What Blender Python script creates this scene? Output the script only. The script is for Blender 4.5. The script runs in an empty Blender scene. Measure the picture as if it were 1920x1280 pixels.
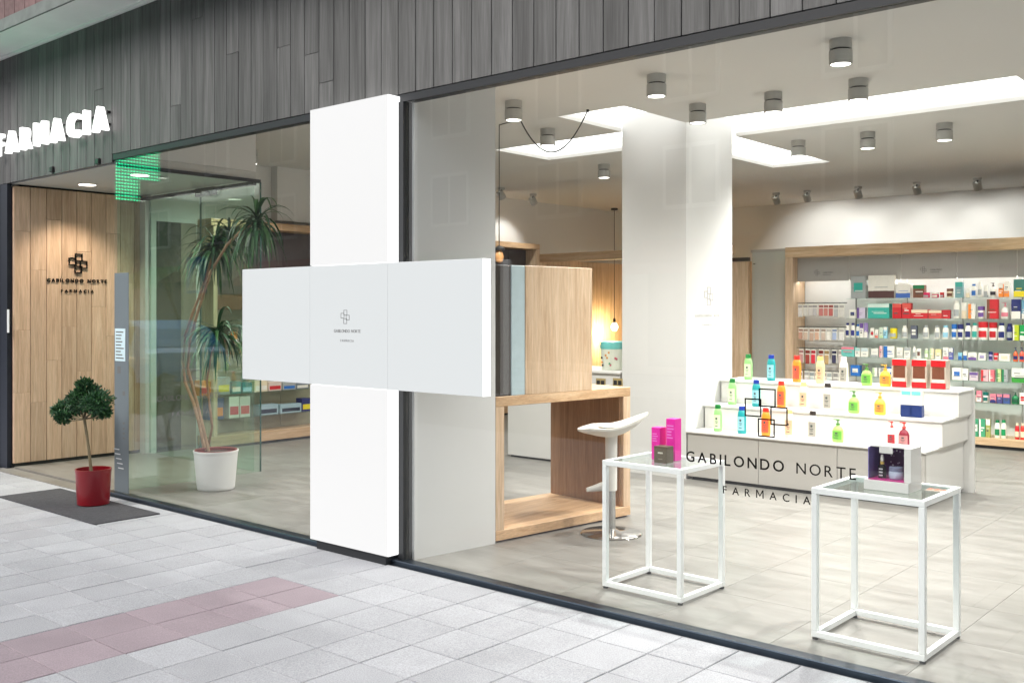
import bpy, math, random
from mathutils import Vector, Matrix
R = math.radians
random.seed(7)
S = bpy.context.scene
COL = S.collection

# ------------------------------------------------------------------ camera
F, CX, CY, YAW, HC, DC = 1879.08, 960.0, 584.03, -0.713730, 1.5, 4.096
cam = bpy.data.cameras.new('camera'); camo = bpy.data.objects.new('camera', cam); COL.objects.link(camo)
camo.location = (0, -DC, HC); camo.rotation_euler = (math.pi/2, 0, -YAW)
cam.sensor_width = 36; cam.lens = F/1920*36; cam.shift_y = -(640-CY)/1920
cam.clip_start = .05; cam.clip_end = 500
S.camera = camo
# ------------------------------------------------------------------ world, sun, exposure
EXPO = 1.35
SKY = 0.10
w = bpy.data.worlds.new('World'); S.world = w; w.use_nodes = True
nt = w.node_tree; bg = nt.nodes['Background']
sky = nt.nodes.new('ShaderNodeTexSky'); sky.sky_type = 'NISHITA'; sky.sun_disc = False
sky.sun_elevation = R(48); sky.sun_rotation = R(200); sky.air_density = 1.0; sky.dust_density = 4.0; sky.ozone_density = 1.0
hsv = nt.nodes.new('ShaderNodeHueSaturation'); hsv.inputs['Saturation'].default_value = .35
nt.links.new(sky.outputs[0], hsv.inputs['Color']); nt.links.new(hsv.outputs[0], bg.inputs[0]); bg.inputs[1].default_value = SKY
sun = bpy.data.lights.new('sun', 'SUN'); sun.energy = 0.6; sun.angle = R(25); sun.color = (1, .96, .9)
suno = bpy.data.objects.new('sun', sun); COL.objects.link(suno)
# light comes from the street side (behind and right of the camera), high
sd = Vector((math.sin(R(200))*math.cos(R(48)), math.cos(R(200))*math.cos(R(48)), math.sin(R(48))))
suno.rotation_euler = sd.to_track_quat('Z', 'Y').to_euler()
vs = S.view_settings; vs.view_transform = 'Standard'; vs.look = 'None'; vs.exposure = EXPO; vs.gamma = 1; vs.use_curve_mapping = False
S.cycles.use_denoising = True
S.cycles.max_bounces = 8; S.cycles.diffuse_bounces = 4; S.cycles.glossy_bounces = 4; S.cycles.transmission_bounces = 6
S.cycles.transparent_max_bounces = 24
S.cycles.sample_clamp_indirect = 6; S.cycles.caustics_reflective = False; S.cycles.caustics_refractive = False
def em(v): return v/2**EXPO

# ------------------------------------------------------------------ pixel -> place helpers
_c, _s = math.cos(YAW), math.sin(YAW)
RV, FV, CAM = Vector((_c, -_s, 0)), Vector((_s, _c, 0)), Vector((0, -DC, HC))
def ray(px, py): return RV*((px-CX)/F)+Vector((0, 0, -(py-CY)/F))+FV
def gz(px, py, z=0.0): d = ray(px, py); return CAM+d*((z-CAM.z)/d.z)
def gy(px, py, y=0.0): d = ray(px, py); return CAM+d*((y-CAM.y)/d.y)
def gx(px, py, x=0.0): d = ray(px, py); return CAM+d*((x-CAM.x)/d.x)

# ------------------------------------------------------------------ materials
MATS = {}
def base_mat(name):
    m = bpy.data.materials.new(name); m.use_nodes = True; MATS[name] = m
    n = m.node_tree.nodes; p = n['Principled BSDF']
    return m, m.node_tree, n, p
def lk(t, a, b): t.links.new(a, b)
def pm(name, col, rough=.5, metal=0, emit=None, estr=0, var=.06, vscale=6.0, rvar=.0, bump=0, bscale=60, spec=.5, coat=0):
    m, t, n, p = base_mat(name)
    p.inputs['Roughness'].default_value = rough; p.inputs['Metallic'].default_value = metal
    p.inputs['Specular IOR Level'].default_value = spec; p.inputs['Coat Weight'].default_value = coat
    tc = n.new('ShaderNodeTexCoord')
    nz = n.new('ShaderNodeTexNoise'); nz.inputs['Scale'].default_value = vscale; nz.inputs['Detail'].default_value = 5
    lk(t, tc.outputs['Object'], nz.inputs['Vector'])
    mr = n.new('ShaderNodeMapRange'); mr.inputs[1].default_value = .25; mr.inputs[2].default_value = .75
    mr.inputs[3].default_value = 1-var; mr.inputs[4].default_value = 1+var
    lk(t, nz.outputs[0], mr.inputs[0])
    fac = mr.outputs[0]
    if rvar:
        oi = n.new('ShaderNodeObjectInfo'); r2 = n.new('ShaderNodeMapRange'); r2.inputs[3].default_value = 1-rvar; r2.inputs[4].default_value = 1+rvar
        lk(t, oi.outputs['Random'], r2.inputs[0]); mm = n.new('ShaderNodeMath'); mm.operation = 'MULTIPLY'
        lk(t, fac, mm.inputs[0]); lk(t, r2.outputs[0], mm.inputs[1]); fac = mm.outputs[0]
    mx = n.new('ShaderNodeVectorMath'); mx.operation = 'SCALE'; mx.inputs[0].default_value = col[:3]
    lk(t, fac, mx.inputs['Scale']); lk(t, mx.outputs[0], p.inputs['Base Color'])
    if emit: p.inputs['Emission Color'].default_value = (*emit, 1); p.inputs['Emission Strength'].default_value = estr
    if bump:
        b = n.new('ShaderNodeBump'); b.inputs['Strength'].default_value = bump; b.inputs['Distance'].default_value = .004
        n2 = n.new('ShaderNodeTexNoise'); n2.inputs['Scale'].default_value = bscale; n2.inputs['Detail'].default_value = 4
        lk(t, tc.outputs['Object'], n2.inputs['Vector']); lk(t, n2.outputs[0], b.inputs['Height']); lk(t, b.outputs[0], p.inputs['Normal'])
    return m
def wood(name, dark, mid, light, axis='z', rough=.5, across=26, along=1.6, rvar=.1, bump=.25, tint=None):
    m, t, n, p = base_mat(name); p.inputs['Roughness'].default_value = rough
    tc = n.new('ShaderNodeTexCoord'); oi = n.new('ShaderNodeObjectInfo')
    cb = n.new('ShaderNodeVectorMath'); cb.operation = 'SCALE'; cb.inputs[0].default_value = (13.1, 7.7, 5.3); lk(t, oi.outputs['Random'], cb.inputs['Scale'])
    ad = n.new('ShaderNodeVectorMath'); ad.operation = 'ADD'; lk(t, tc.outputs['Object'], ad.inputs[0]); lk(t, cb.outputs[0], ad.inputs[1])
    mp = n.new('ShaderNodeMapping'); sc = [across]*3; sc['xyz'.index(axis)] = along; mp.inputs['Scale'].default_value = sc
    lk(t, ad.outputs[0], mp.inputs['Vector'])
    nz = n.new('ShaderNodeTexNoise'); nz.inputs['Scale'].default_value = 1; nz.inputs['Detail'].default_value = 7; nz.inputs['Roughness'].default_value = .62; nz.inputs['Distortion'].default_value = .6
    lk(t, mp.outputs[0], nz.inputs['Vector'])
    cr = n.new('ShaderNodeValToRGB'); e = cr.color_ramp.elements
    e[0].position = .3; e[0].color = (*dark, 1); e[1].position = .72; e[1].color = (*light, 1)
    k = cr.color_ramp.elements.new(.5); k.color = (*mid, 1); lk(t, nz.outputs[0], cr.inputs[0])
    # fine pores
    mp2 = n.new('ShaderNodeMapping'); sc2 = [across*9]*3; sc2['xyz'.index(axis)] = along*5; mp2.inputs['Scale'].default_value = sc2; lk(t, ad.outputs[0], mp2.inputs['Vector'])
    n2 = n.new('ShaderNodeTexNoise'); n2.inputs['Scale'].default_value = 1; n2.inputs['Detail'].default_value = 3; lk(t, mp2.outputs[0], n2.inputs['Vector'])
    r1 = n.new('ShaderNodeMapRange'); r1.inputs[1].default_value = .3; r1.inputs[2].default_value = .7; r1.inputs[3].default_value = .82; r1.inputs[4].default_value = 1.1; lk(t, n2.outputs[0], r1.inputs[0])
    r2 = n.new('ShaderNodeMapRange'); r2.inputs[3].default_value = 1-rvar; r2.inputs[4].default_value = 1+rvar; lk(t, oi.outputs['Random'], r2.inputs[0])
    mm = n.new('ShaderNodeMath'); mm.operation = 'MULTIPLY'; lk(t, r1.outputs[0], mm.inputs[0]); lk(t, r2.outputs[0], mm.inputs[1])
    sx = n.new('ShaderNodeVectorMath'); sx.operation = 'SCALE'; lk(t, cr.outputs[0], sx.inputs[0]); lk(t, mm.outputs[0], sx.inputs['Scale']); lk(t, sx.outputs[0], p.inputs['Base Color'])
    b = n.new('ShaderNodeBump'); b.inputs['Strength'].default_value = bump; b.inputs['Distance'].default_value = .002; lk(t, n2.outputs[0], b.inputs['Height']); lk(t, b.outputs[0], p.inputs['Normal'])
    return m
def glass(name, tint, ior=1.45, haze=0):
    m = bpy.data.materials.new(name); m.use_nodes = True; MATS[name] = m
    t = m.node_tree; n = t.nodes; n.clear(); out = n.new('ShaderNodeOutputMaterial')
    tr = n.new('ShaderNodeBsdfTransparent'); tr.inputs[0].default_value = (*tint, 1)
    gl = n.new('ShaderNodeBsdfGlossy'); gl.inputs['Roughness'].default_value = .0; gl.inputs[0].default_value = (1, 1, 1, 1)
    # thin-sheet (Schlick) reflectance, the same from both faces
    ge = n.new('ShaderNodeNewGeometry'); dt = n.new('ShaderNodeVectorMath'); dt.operation = 'DOT_PRODUCT'; lk(t, ge.outputs['Normal'], dt.inputs[0]); lk(t, ge.outputs['Incoming'], dt.inputs[1])
    def mt_(op, a, b=None):
        k = n.new('ShaderNodeMath'); k.operation = op
        for i, v in enumerate((a, b)):
            if v is None: continue
            if isinstance(v, (int, float)): k.inputs[i].default_value = v
            else: lk(t, v, k.inputs[i])
        return k.outputs[0]
    f5 = mt_('POWER', mt_('SUBTRACT', 1.0, mt_('ABSOLUTE', dt.outputs['Value'])), 5.0)
    fr = mt_('ADD', mt_('MULTIPLY', f5, .96), .04)
    mx = n.new('ShaderNodeMixShader'); lk(t, fr, mx.inputs[0]); lk(t, tr.outputs[0], mx.inputs[1]); lk(t, gl.outputs[0], mx.inputs[2])
    last = mx.outputs[0]
    if haze:
        di = n.new('ShaderNodeBsdfTranslucent'); di.inputs[0].default_value = (.85, .88, .86, 1)
        df = n.new('ShaderNodeBsdfDiffuse'); df.inputs[0].default_value = (.7, .72, .7, 1)
        a = n.new('ShaderNodeAddShader'); m1 = n.new('ShaderNodeMixShader'); m1.inputs[0].default_value = .5
        lk(t, di.outputs[0], m1.inputs[1]); lk(t, df.outputs[0], m1.inputs[2])
        m2 = n.new('ShaderNodeMixShader'); m2.inputs[0].default_value = haze; lk(t, last, m2.inputs[1]); lk(t, m1.outputs[0], m2.inputs[2]); last = m2.outputs[0]
    lk(t, last, out.inputs[0])
    return m
def emis(name, col, strength, base=.8):
    m = bpy.data.materials.new(name); m.use_nodes = True; MATS[name] = m
    p = m.node_tree.nodes['Principled BSDF']; p.inputs['Base Color'].default_value = (*[min(base, c) for c in col], 1)
    p.inputs['Emission Color'].default_value = (*col, 1); p.inputs['Emission Strength'].default_value = strength; p.inputs['Roughness'].default_value = .35
    return m
def paving(name, col, speck=.25):
    m, t, n, p = base_mat(name); p.inputs['Roughness'].default_value = .75
    tc = n.new('ShaderNodeTexCoord'); oi = n.new('ShaderNodeObjectInfo')
    cb = n.new('ShaderNodeVectorMath'); cb.operation = 'SCALE'; cb.inputs[0].default_value = (9.1, 4.7, 3.3); lk(t, oi.outputs['Random'], cb.inputs['Scale'])
    ad = n.new('ShaderNodeVectorMath'); ad.operation = 'ADD'; lk(t, tc.outputs['Object'], ad.inputs[0]); lk(t, cb.outputs[0], ad.inputs[1])
    def nz(s, d, a, b):
        k = n.new('ShaderNodeTexNoise'); k.inputs['Scale'].default_value = s; k.inputs['Detail'].default_value = d; lk(t, ad.outputs[0], k.inputs['Vector'])
        r = n.new('ShaderNodeMapRange'); r.inputs[1].default_value = .3; r.inputs[2].default_value = .7; r.inputs[3].default_value = a; r.inputs[4].default_value = b; lk(t, k.outputs[0], r.inputs[0]); return k, r.outputs[0]
    k1, a1 = nz(5, 4, .95, 1.04); k2, a2 = nz(170, 2, 1-speck, 1+speck); k3, a3 = nz(1.1, 3, .92, 1.06)
    r2 = n.new('ShaderNodeMapRange'); r2.inputs[3].default_value = .965; r2.inputs[4].default_value = 1.03; lk(t, oi.outputs['Random'], r2.inputs[0])
    f = r2.outputs[0]
    for a in (a1, a2, a3):
        mm = n.new('ShaderNodeMath'); mm.operation = 'MULTIPLY'; lk(t, f, mm.inputs[0]); lk(t, a, mm.inputs[1]); f = mm.outputs[0]
    sx = n.new('ShaderNodeVectorMath'); sx.operation = 'SCALE'; sx.inputs[0].default_value = col; lk(t, f, sx.inputs['Scale']); lk(t, sx.outputs[0], p.inputs['Base Color'])
    b = n.new('ShaderNodeBump'); b.inputs['Strength'].default_value = .5; b.inputs['Distance'].default_value = .002; lk(t, k2.outputs[0], b.inputs['Height']); lk(t, b.outputs[0], p.inputs['Normal'])
    return m
def floor_mat(name):
    m, t, n, p = base_mat(name); p.inputs['Roughness'].default_value = .38
    tc = n.new('ShaderNodeTexCoord'); oi = n.new('ShaderNodeObjectInfo')
    cb = n.new('ShaderNodeVectorMath'); cb.operation = 'SCALE'; cb.inputs[0].default_value = (19.1, 14.7, 3.3); lk(t, oi.outputs['Random'], cb.inputs['Scale'])
    ad = n.new('ShaderNodeVectorMath'); ad.operation = 'ADD'; lk(t, tc.outputs['Object'], ad.inputs[0]); lk(t, cb.outputs[0], ad.inputs[1])
    mp = n.new('ShaderNodeMapping'); mp.inputs['Rotation'].default_value = (0, 0, R(38)); mp.inputs['Scale'].default_value = (2.2, 9, 4); lk(t, ad.outputs[0], mp.inputs['Vector'])
    k = n.new('ShaderNodeTexNoise'); k.inputs['Scale'].default_value = 1; k.inputs['Detail'].default_value = 7; k.inputs['Roughness'].default_value = .62; lk(t, mp.outputs[0], k.inputs['Vector'])
    cr = n.new('ShaderNodeValToRGB'); e = cr.color_ramp.elements; e[0].position = .3; e[0].color = (.145, .137, .122, 1); e[1].position = .7; e[1].color = (.245, .236, .217, 1); lk(t, k.outputs[0], cr.inputs[0])
    lk(t, cr.outputs[0], p.inputs['Base Color'])
    rr = n.new('ShaderNodeMapRange'); rr.inputs[3].default_value = .3; rr.inputs[4].default_value = .48; lk(t, k.outputs[0], rr.inputs[0]); lk(t, rr.outputs[0], p.inputs['Roughness'])
    return m
def led_mat(name):
    m = bpy.data.materials.new(name); m.use_nodes = True; MATS[name] = m
    t = m.node_tree; n = t.nodes; p = n['Principled BSDF']; p.inputs['Base Color'].default_value = (.01, .03, .02, 1)
    tc = n.new('ShaderNodeTexCoord'); mp = n.new('ShaderNodeMapping'); mp.inputs['Rotation'].default_value = (0, R(90), R(90)); lk(t, tc.outputs['Object'], mp.inputs['Vector'])
    sp = n.new('ShaderNodeSeparateXYZ'); lk(t, tc.outputs['Object'], sp.inputs[0])
    outs = []
    for ax in (1, 2):
        a = n.new('ShaderNodeMath'); a.operation = 'MULTIPLY'; a.inputs[1].default_value = 2*math.pi/.033; lk(t, sp.outputs[ax], a.inputs[0])
        b = n.new('ShaderNodeMath'); b.operation = 'SINE'; lk(t, a.outputs[0], b.inputs[0]); outs.append(b.outputs[0])
    c = n.new('ShaderNodeMath'); c.operation = 'ADD'; lk(t, outs[0], c.inputs[0]); lk(t, outs[1], c.inputs[1])
    d = n.new('ShaderNodeMapRange'); d.inputs[1].default_value = .0; d.inputs[2].default_value = 1.2; d.inputs[3].default_value = em(.05); d.inputs[4].default_value = em(9); lk(t, c.outputs[0], d.inputs[0])
    p.inputs['Emission Color'].default_value = (.0, .9, .38, 1); lk(t, d.outputs[0], p.inputs['Emission Strength'])
    return m

wood('oak_z', (.52, .35, .215), (.66, .475, .315), (.78, .60, .43), 'z', .5)
wood('oak_plank', (.50, .33, .22), (.63, .435, .305), (.73, .54, .40), 'z', .55, rvar=.14)
wood('oak_y', (.48, .29, .15), (.61, .40, .23), (.72, .51, .32), 'y', .45)
wood('oak_x', (.50, .32, .17), (.64, .45, .27), (.74, .56, .37), 'x', .45)
wood('oak_shaded', (.24, .125, .06), (.31, .17, .085), (.38, .22, .12), 'z', .5)
wood('grey_board', (.062, .062, .06), (.102, .102, .100), (.15, .15, .148), 'z', .6, across=22, along=1.1, rvar=.22, bump=.4)
pm('backing', (.02, .02, .02), .8)
pm('frame_dark', (.016, .018, .021), .5, .0)
pm('sill_metal', (.045, .06, .08), .3, .8)
pm('jamb', (.012, .016, .03), .4, .2)
pm('white_wall', (.70, .698, .685), .6, var=.02, vscale=1.5)
pm('column_paint', (.6, .6, .59), .65, var=.02, vscale=1.5)
pm('white_ceiling', (.6, .595, .575), .8, var=.02, vscale=.8)
pm('white_soffit', (.9, .9, .88), .7, var=.06, vscale=2)
pm('slab_edge', (.16, .18, .17), .7, var=.2, vscale=8)
pm('terracotta', (.17, .10, .10), .8, var=.25, vscale=18, rvar=.2, bump=.4)
pm('white_lacquer', (.66, .652, .632), .35, var=.015)
pm('grey_panel', (.40, .385, .36), .4, var=.02)
pm('white_metal', (.8, .82, .82), .35, var=.02)
pm('lamp_body', (.45, .45, .43), .45, var=.03)
pm('lamp_base', (.42, .42, .40), .45, var=.03)
pm('black', (.012, .012, .012), .45, var=.1)
pm('ink', (.01, .009, .008), .9, spec=.1)
pm('ink_grey', (.16, .16, .16), .6)
pm('print_dark', (.07, .09, .09), .6); pm('ink_seam', (.33, .34, .35), .6); pm('ink_faint', (.36, .35, .34), .6)
pm('rubber', (.02, .02, .02), .8)
pm('mat_fibre', (.05, .05, .056), .95, var=.25, vscale=40, bump=.8, bscale=300)
pm('red_pot', (.22, .003, .010), .3, var=.05, coat=.3)
pm('white_pot', (.74, .75, .74), .5, var=.03)
pm('pot_liner', (.2, .03, .025), .6)
pm('soil', (.05, .03, .02), .95, var=.4, vscale=60, bump=.8)
pm('bark_thin', (.16, .13, .075), .85, var=.25, vscale=40, bump=.5)
pm('cane', (.33, .22, .13), .8, var=.25, vscale=30, bump=.5)
pm('leaf_dark', (.024, .085, .034), .45, var=.45, vscale=14)
pm('leaf_mid', (.05, .15, .045), .4, var=.4, vscale=10)
pm('steel', (.5, .5, .49), .25, 1, var=.03)
pm('chrome', (.5, .48, .46), .08, 1, var=.02)
pm('stool_white', (.8, .78, .73), .35, var=.015)
pm('vinyl_grey', (.155, .185, .205), .55, var=.03)
pm('paper', (.62, .78, .84), .7, var=.05, vscale=60)
pm('glass_edge', (.03, .10, .085), .2)
pm('dark_panel', (.02, .03, .028), .3)
pm('taupe_panel', (.22, .19, .15), .5)
pm('asphalt', (.05, .05, .052), .9, var=.2, vscale=30)
pm('kerb', (.35, .35, .34), .8, var=.1)
pm('mortar', (.24, .245, .255), .9, var=.15, vscale=40)
pm('grout', (.19, .175, .15), .8)
pm('opp_wall', (.30, .27, .24), .85, var=.12, vscale=3)
pm('opp_trim', (.6, .6, .58), .7)
pm('opp_glass', (.03, .035, .04), .08)
pm('awning_green', (.02, .2, .06), .7); pm('awning_red', (.25, .03, .03), .7)
pm('car_blue', (.015, .33, .70), .45, .0, coat=.0, var=.02)
pm('tyre', (.015, .015, .015), .8); pm('rim', (.5, .5, .52), .3, .9)
pm('sign_blue', (.005, .09, .42), .4); pm('pole_grey', (.3, .31, .32), .45, .7)
paving('pave_grey', (.335, .342, .362), .22); paving('pave_red', (.272, .222, .246), .16)
floor_mat('floor_tile')
glass('shop_glass', (.985, .995, .99)); glass('door_glass', (.86, .955, .905)); glass('shelf_glass', (.9, .965, .945)); glass('table_glass', (.9, .97, .95))
glass('frosted', (.8, .82, .78), haze=.6)
emis('sign_front', (1, 1, 1), em(.78), .12); emis('sign_arm', (.94, .985, 1), em(.67), .12); emis('sign_edge', (1, 1, 1), em(1.5), .3)
emis('letter_light', (1, 1, .97), em(2.2), .3); emis('cove_panel', (1, .985, .96), em(2.2)); emis('cove_side', (1, .985, .96), em(1.1)); emis('lamp_disc', (1, .97, .9), em(9)); emis('warm_disc', (1, .93, .8), em(7))
emis('strip_light', (1, .98, .94), em(28)); emis('bulb_glow', (1, .82, .5), em(14))
led_mat('green_led')
def cmat(c, rough=.4):
    k = 'c_%02x%02x%02x' % tuple(int(255*max(0, min(1, v))) for v in c)
    if k not in MATS: pm(k, c, rough, var=.05, vscale=20)
    return k
def srgb(r, g, b): return tuple((v/255/12.92 if v/255 <= .04045 else ((v/255+.055)/1.055)**2.4) for v in (r, g, b))

# ------------------------------------------------------------------ mesh builder
WL = {}
class M:
    def __init__(s): s.v = []; s.f = []; s.sm = []
    def add(s, vs_, fs, smooth=False):
        o = len(s.v); s.v += [Vector(p) for p in vs_]; s.f += [tuple(i+o for i in q) for q in fs]; s.sm += [smooth]*len(fs); return s
    def box(s, x0, x1, y0, y1, z0, z1):
        x0, x1 = sorted((x0, x1)); y0, y1 = sorted((y0, y1)); z0, z1 = sorted((z0, z1))
        return s.add([(x0,y0,z0),(x1,y0,z0),(x1,y1,z0),(x0,y1,z0),(x0,y0,z1),(x1,y0,z1),(x1,y1,z1),(x0,y1,z1)],
                     [(0,3,2,1),(4,5,6,7),(0,1,5,4),(1,2,6,5),(2,3,7,6),(3,0,4,7)])
    def cbox(s, x0, x1, y0, y1, z0, z1, c=.004):   # all edges chamfered
        x0, x1 = sorted((x0, x1)); y0, y1 = sorted((y0, y1)); z0, z1 = sorted((z0, z1))
        c = min(c, (x1-x0)*.3, (y1-y0)*.3, (z1-z0)*.3); vs_ = []; ids = {}
        for i, x in enumerate((x0, x1)):
            for j, y in enumerate((y0, y1)):
                for k, z in enumerate((z0, z1)):
                    dx, dy, dz = (c, -c)[i], (c, -c)[j], (c, -c)[k]
                    ids[i,j,k] = (len(vs_), len(vs_)+1, len(vs_)+2)
                    vs_ += [(x, y+dy, z+dz), (x+dx, y, z+dz), (x+dx, y+dy, z)]
        g = lambda i, j, k, a: ids[i,j,k][a]; fs = []
        for i in (0, 1): fs.append((g(i,0,0,0), g(i,1,0,0), g(i,1,1,0), g(i,0,1,0)))
        for j in (0, 1): fs.append((g(0,j,0,1), g(1,j,0,1), g(1,j,1,1), g(0,j,1,1)))
        for k in (0, 1): fs.append((g(0,0,k,2), g(1,0,k,2), g(1,1,k,2), g(0,1,k,2)))
        for j in (0, 1):
            for k in (0, 1): fs.append((g(0,j,k,1), g(1,j,k,1), g(1,j,k,2), g(0,j,k,2)))
        for i in (0, 1):
            for k in (0, 1): fs.append((g(i,0,k,0), g(i,1,k,0), g(i,1,k,2), g(i,0,k,2)))
        for i in (0, 1):
            for j in (0, 1): fs.append((g(i,j,0,0), g(i,j,1,0), g(i,j,1,1), g(i,j,0,1)))
        for key in ids: fs.append(ids[key])
        return s.add(vs_, fs)
    def tile(s, x0, x1, y0, y1, z0, z1, c=.003):
        return s.add([(x0,y0,z0),(x1,y0,z0),(x1,y1,z0),(x0,y1,z0),(x0,y0,z1-c),(x1,y0,z1-c),(x1,y1,z1-c),(x0,y1,z1-c),(x0+c,y0+c,z1),(x1-c,y0+c,z1),(x1-c,y1-c,z1),(x0+c,y1-c,z1)],
            [(0,1,5,4),(1,2,6,5),(2,3,7,6),(3,0,4,7),(4,5,9,8),(5,6,10,9),(6,7,11,10),(7,4,8,11),(8,9,10,11)])
    def prism(s, poly, z0, z1):
        n = len(poly); return s.add([(x, y, z0) for x, y in poly]+[(x, y, z1) for x, y in poly],
            [tuple(range(n-1,-1,-1)), tuple(range(n,2*n))]+[(i,(i+1)%n,n+(i+1)%n,n+i) for i in range(n)])
    def lathe(s, prof, c=(0,0,0), n=20, sx=1, sy=1, cap=True):
        vs_ = []; fs = []
        for r, z in prof:
            for i in range(n):
                a = 2*math.pi*i/n; vs_.append((c[0]+r*sx*math.cos(a), c[1]+r*sy*math.sin(a), c[2]+z))
        for k in range(len(prof)-1):
            for i in range(n):
                j = (i+1)%n; fs.append((k*n+i, k*n+j, (k+1)*n+j, (k+1)*n+i))
        s.add(vs_, fs, True)
        if cap:
            o = len(s.v)-len(vs_)
            s.f += [tuple(o+i for i in range(n-1,-1,-1)), tuple(o+(len(prof)-1)*n+i for i in range(n))]; s.sm += [False, False]
        return s
    def cyl(s, c, r, h, n=20): return s.lathe([(r, 0), (r, h)], c, n)
    def tube(s, pts, rads, n=8):
        pts = [Vector(p) for p in pts]
        if not hasattr(rads, '__len__'): rads = [rads]*len(pts)
        vs_ = []; fs = []; up = Vector((.13, .21, .97))
        for i, p in enumerate(pts):
            d = (pts[min(i+1, len(pts)-1)]-pts[max(i-1, 0)]).normalized()
            a = d.cross(up)
            if a.length < .05: a = d.cross(Vector((1, 0, 0)))
            a.normalize(); b = d.cross(a).normalized()
            for k in range(n):
                t = 2*math.pi*k/n; vs_.append(p+(a*math.cos(t)+b*math.sin(t))*rads[i])
        for i in range(len(pts)-1):
            for k in range(n):
                j = (k+1)%n; fs.append((i*n+k, i*n+j, (i+1)*n+j, (i+1)*n+k))
        fs += [tuple(range(n-1,-1,-1)), tuple((len(pts)-1)*n+k for k in range(n))]
        return s.add(vs_, fs, True)
    def xf(s, fn): s.v = [Vector(fn(p)) for p in s.v]; return s
    def build(s, name, mat, parent=None, **tags):
        xs = [p.x for p in s.v]; ys = [p.y for p in s.v]; zs = [p.z for p in s.v]
        c = Vector(((min(xs)+max(xs))/2, (min(ys)+max(ys))/2, min(zs)))
        me = bpy.data.meshes.new(name); me.from_pydata([tuple(p-c) for p in s.v], [], s.f)
        me.polygons.foreach_set('use_smooth', s.sm); me.update()
        if any(s.sm):
            try: me.set_sharp_from_angle(angle=R(40))
            except Exception: pass
        me.materials.append(MATS[mat])
        return link(name, me, c, parent, **tags)
def link(name, me, c, parent=None, label=None, cat=None, group=None, kind=None):
    o = bpy.data.objects.new(name, me); COL.objects.link(o); c = Vector(c); WL[o.name] = c
    if parent is not None: o.parent = parent; o.location = c-WL[parent.name]
    else: o.location = c
    if label: o['label'] = label
    if cat: o['category'] = cat
    if group: o['group'] = group
    if kind: o['kind'] = kind
    return o
def thing(name, loc, label, cat, group=None): return link(name, None, loc, None, label, cat, group)
def struct(m, name, mat): return m.build(name, mat, kind='structure')
def dup(root, delta, label, group=None):
    delta = Vector(delta); r = root.copy(); COL.objects.link(r); r.location = root.location+delta; WL[r.name] = WL[root.name]+delta
    r['label'] = label
    if group: r['group'] = group
    for ch in list(root.children):
        c = ch.copy(); COL.objects.link(c); c.parent = r; WL[c.name] = WL[ch.name]+delta
        for g in list(ch.children):
            d = g.copy(); COL.objects.link(d); d.parent = c
    return r
def piece(root_mesh, name, loc, parent, mat=None):
    return link(name, root_mesh, loc, parent)
ORD = ['first','second','third','fourth','fifth','sixth','seventh','eighth','ninth','tenth','eleventh','twelfth','thirteenth','fourteenth','fifteenth','sixteenth','seventeenth','eighteenth','nineteenth','twentieth','twenty-first','twenty-second','twenty-third','twenty-fourth','twenty-fifth','twenty-sixth','twenty-seventh','twenty-eighth']

# text: glyph outlines of the built-in font
_gl = {}
def glyph(ch, bold=0.0):
    k = (ch, bold)
    if k not in _gl and ch == 'M':
        t = .085+2*bold; w_ = .72; H_ = .729; q = 1.2*t
        P = [(0, 0), (0, H_), (q, H_), (w_/2, .3*H_+.4*t), (w_-q, H_), (w_, H_), (w_, 0), (w_-t, 0), (w_-t, H_-1.9*t), (w_/2, .3*H_-1.0*t), (t, H_-1.9*t), (t, 0)]
        n_ = len(P)
        _gl[k] = ([Vector((x, y, z)) for z in (-.5, .5) for x, y in P], [tuple(range(n_)), tuple(range(2*n_-1, n_-1, -1))]+[((i+1) % n_, i, n_+i, n_+(i+1) % n_) for i in range(n_)], w_)
    if k not in _gl:
        cu = bpy.data.curves.new('glyph', 'FONT'); cu.body = ch; cu.size = 1; cu.extrude = .5; cu.offset = bold; cu.resolution_u = 4
        o = bpy.data.objects.new('glyph', cu); COL.objects.link(o)
        dg = bpy.context.evaluated_depsgraph_get(); me = bpy.data.meshes.new_from_object(o.evaluated_get(dg))
        vs_ = [v.co.copy() for v in me.vertices]; fs = [tuple(p.vertices) for p in me.polygons]
        bpy.data.objects.remove(o); bpy.data.curves.remove(cu); bpy.data.meshes.remove(me)
        x0 = min(v.x for v in vs_); x1 = max(v.x for v in vs_)
        _gl[k] = ([Vector((v.x-x0, v.y, v.z)) for v in vs_], fs, x1-x0)
    return _gl[k]
def word(text, height, length, bold=0.0, bold_from=None):
    """letters laid along u from 0 to length, cap height `height`; returns [(char, verts(u,v,w in -.5...5), faces)]"""
    cap = .729; sc = height/cap; items = []; total = 0; gaps = 0
    for i, ch in enumerate(text):
        b = bold if (bold_from is None or i < bold_from) else .0
        if ch == ' ': items.append((ch, None, None, .35*sc)); total += .35*sc; continue
        v, f, wd = glyph(ch, b); items.append((ch, v, f, wd*sc)); total += wd*sc
    gap = (length-total)/max(1, len(items)-1); out = []; u = 0
    for ch, v, f, wd in items:
        if v: out.append((ch, [Vector((p.x*sc+u, p.y*sc, p.z)) for p in v], f))
        u += wd+gap
    return out
def lettering(parent, text, height, length, place, depth, mat, bold=0.0, bold_from=None):
    for ch, v, f in word(text, height, length, bold, bold_from):
        m = M(); m.add([place(p.x, p.y, (p.z+.5)*depth) for p in v], f); m.build('letter', mat, parent)
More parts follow.
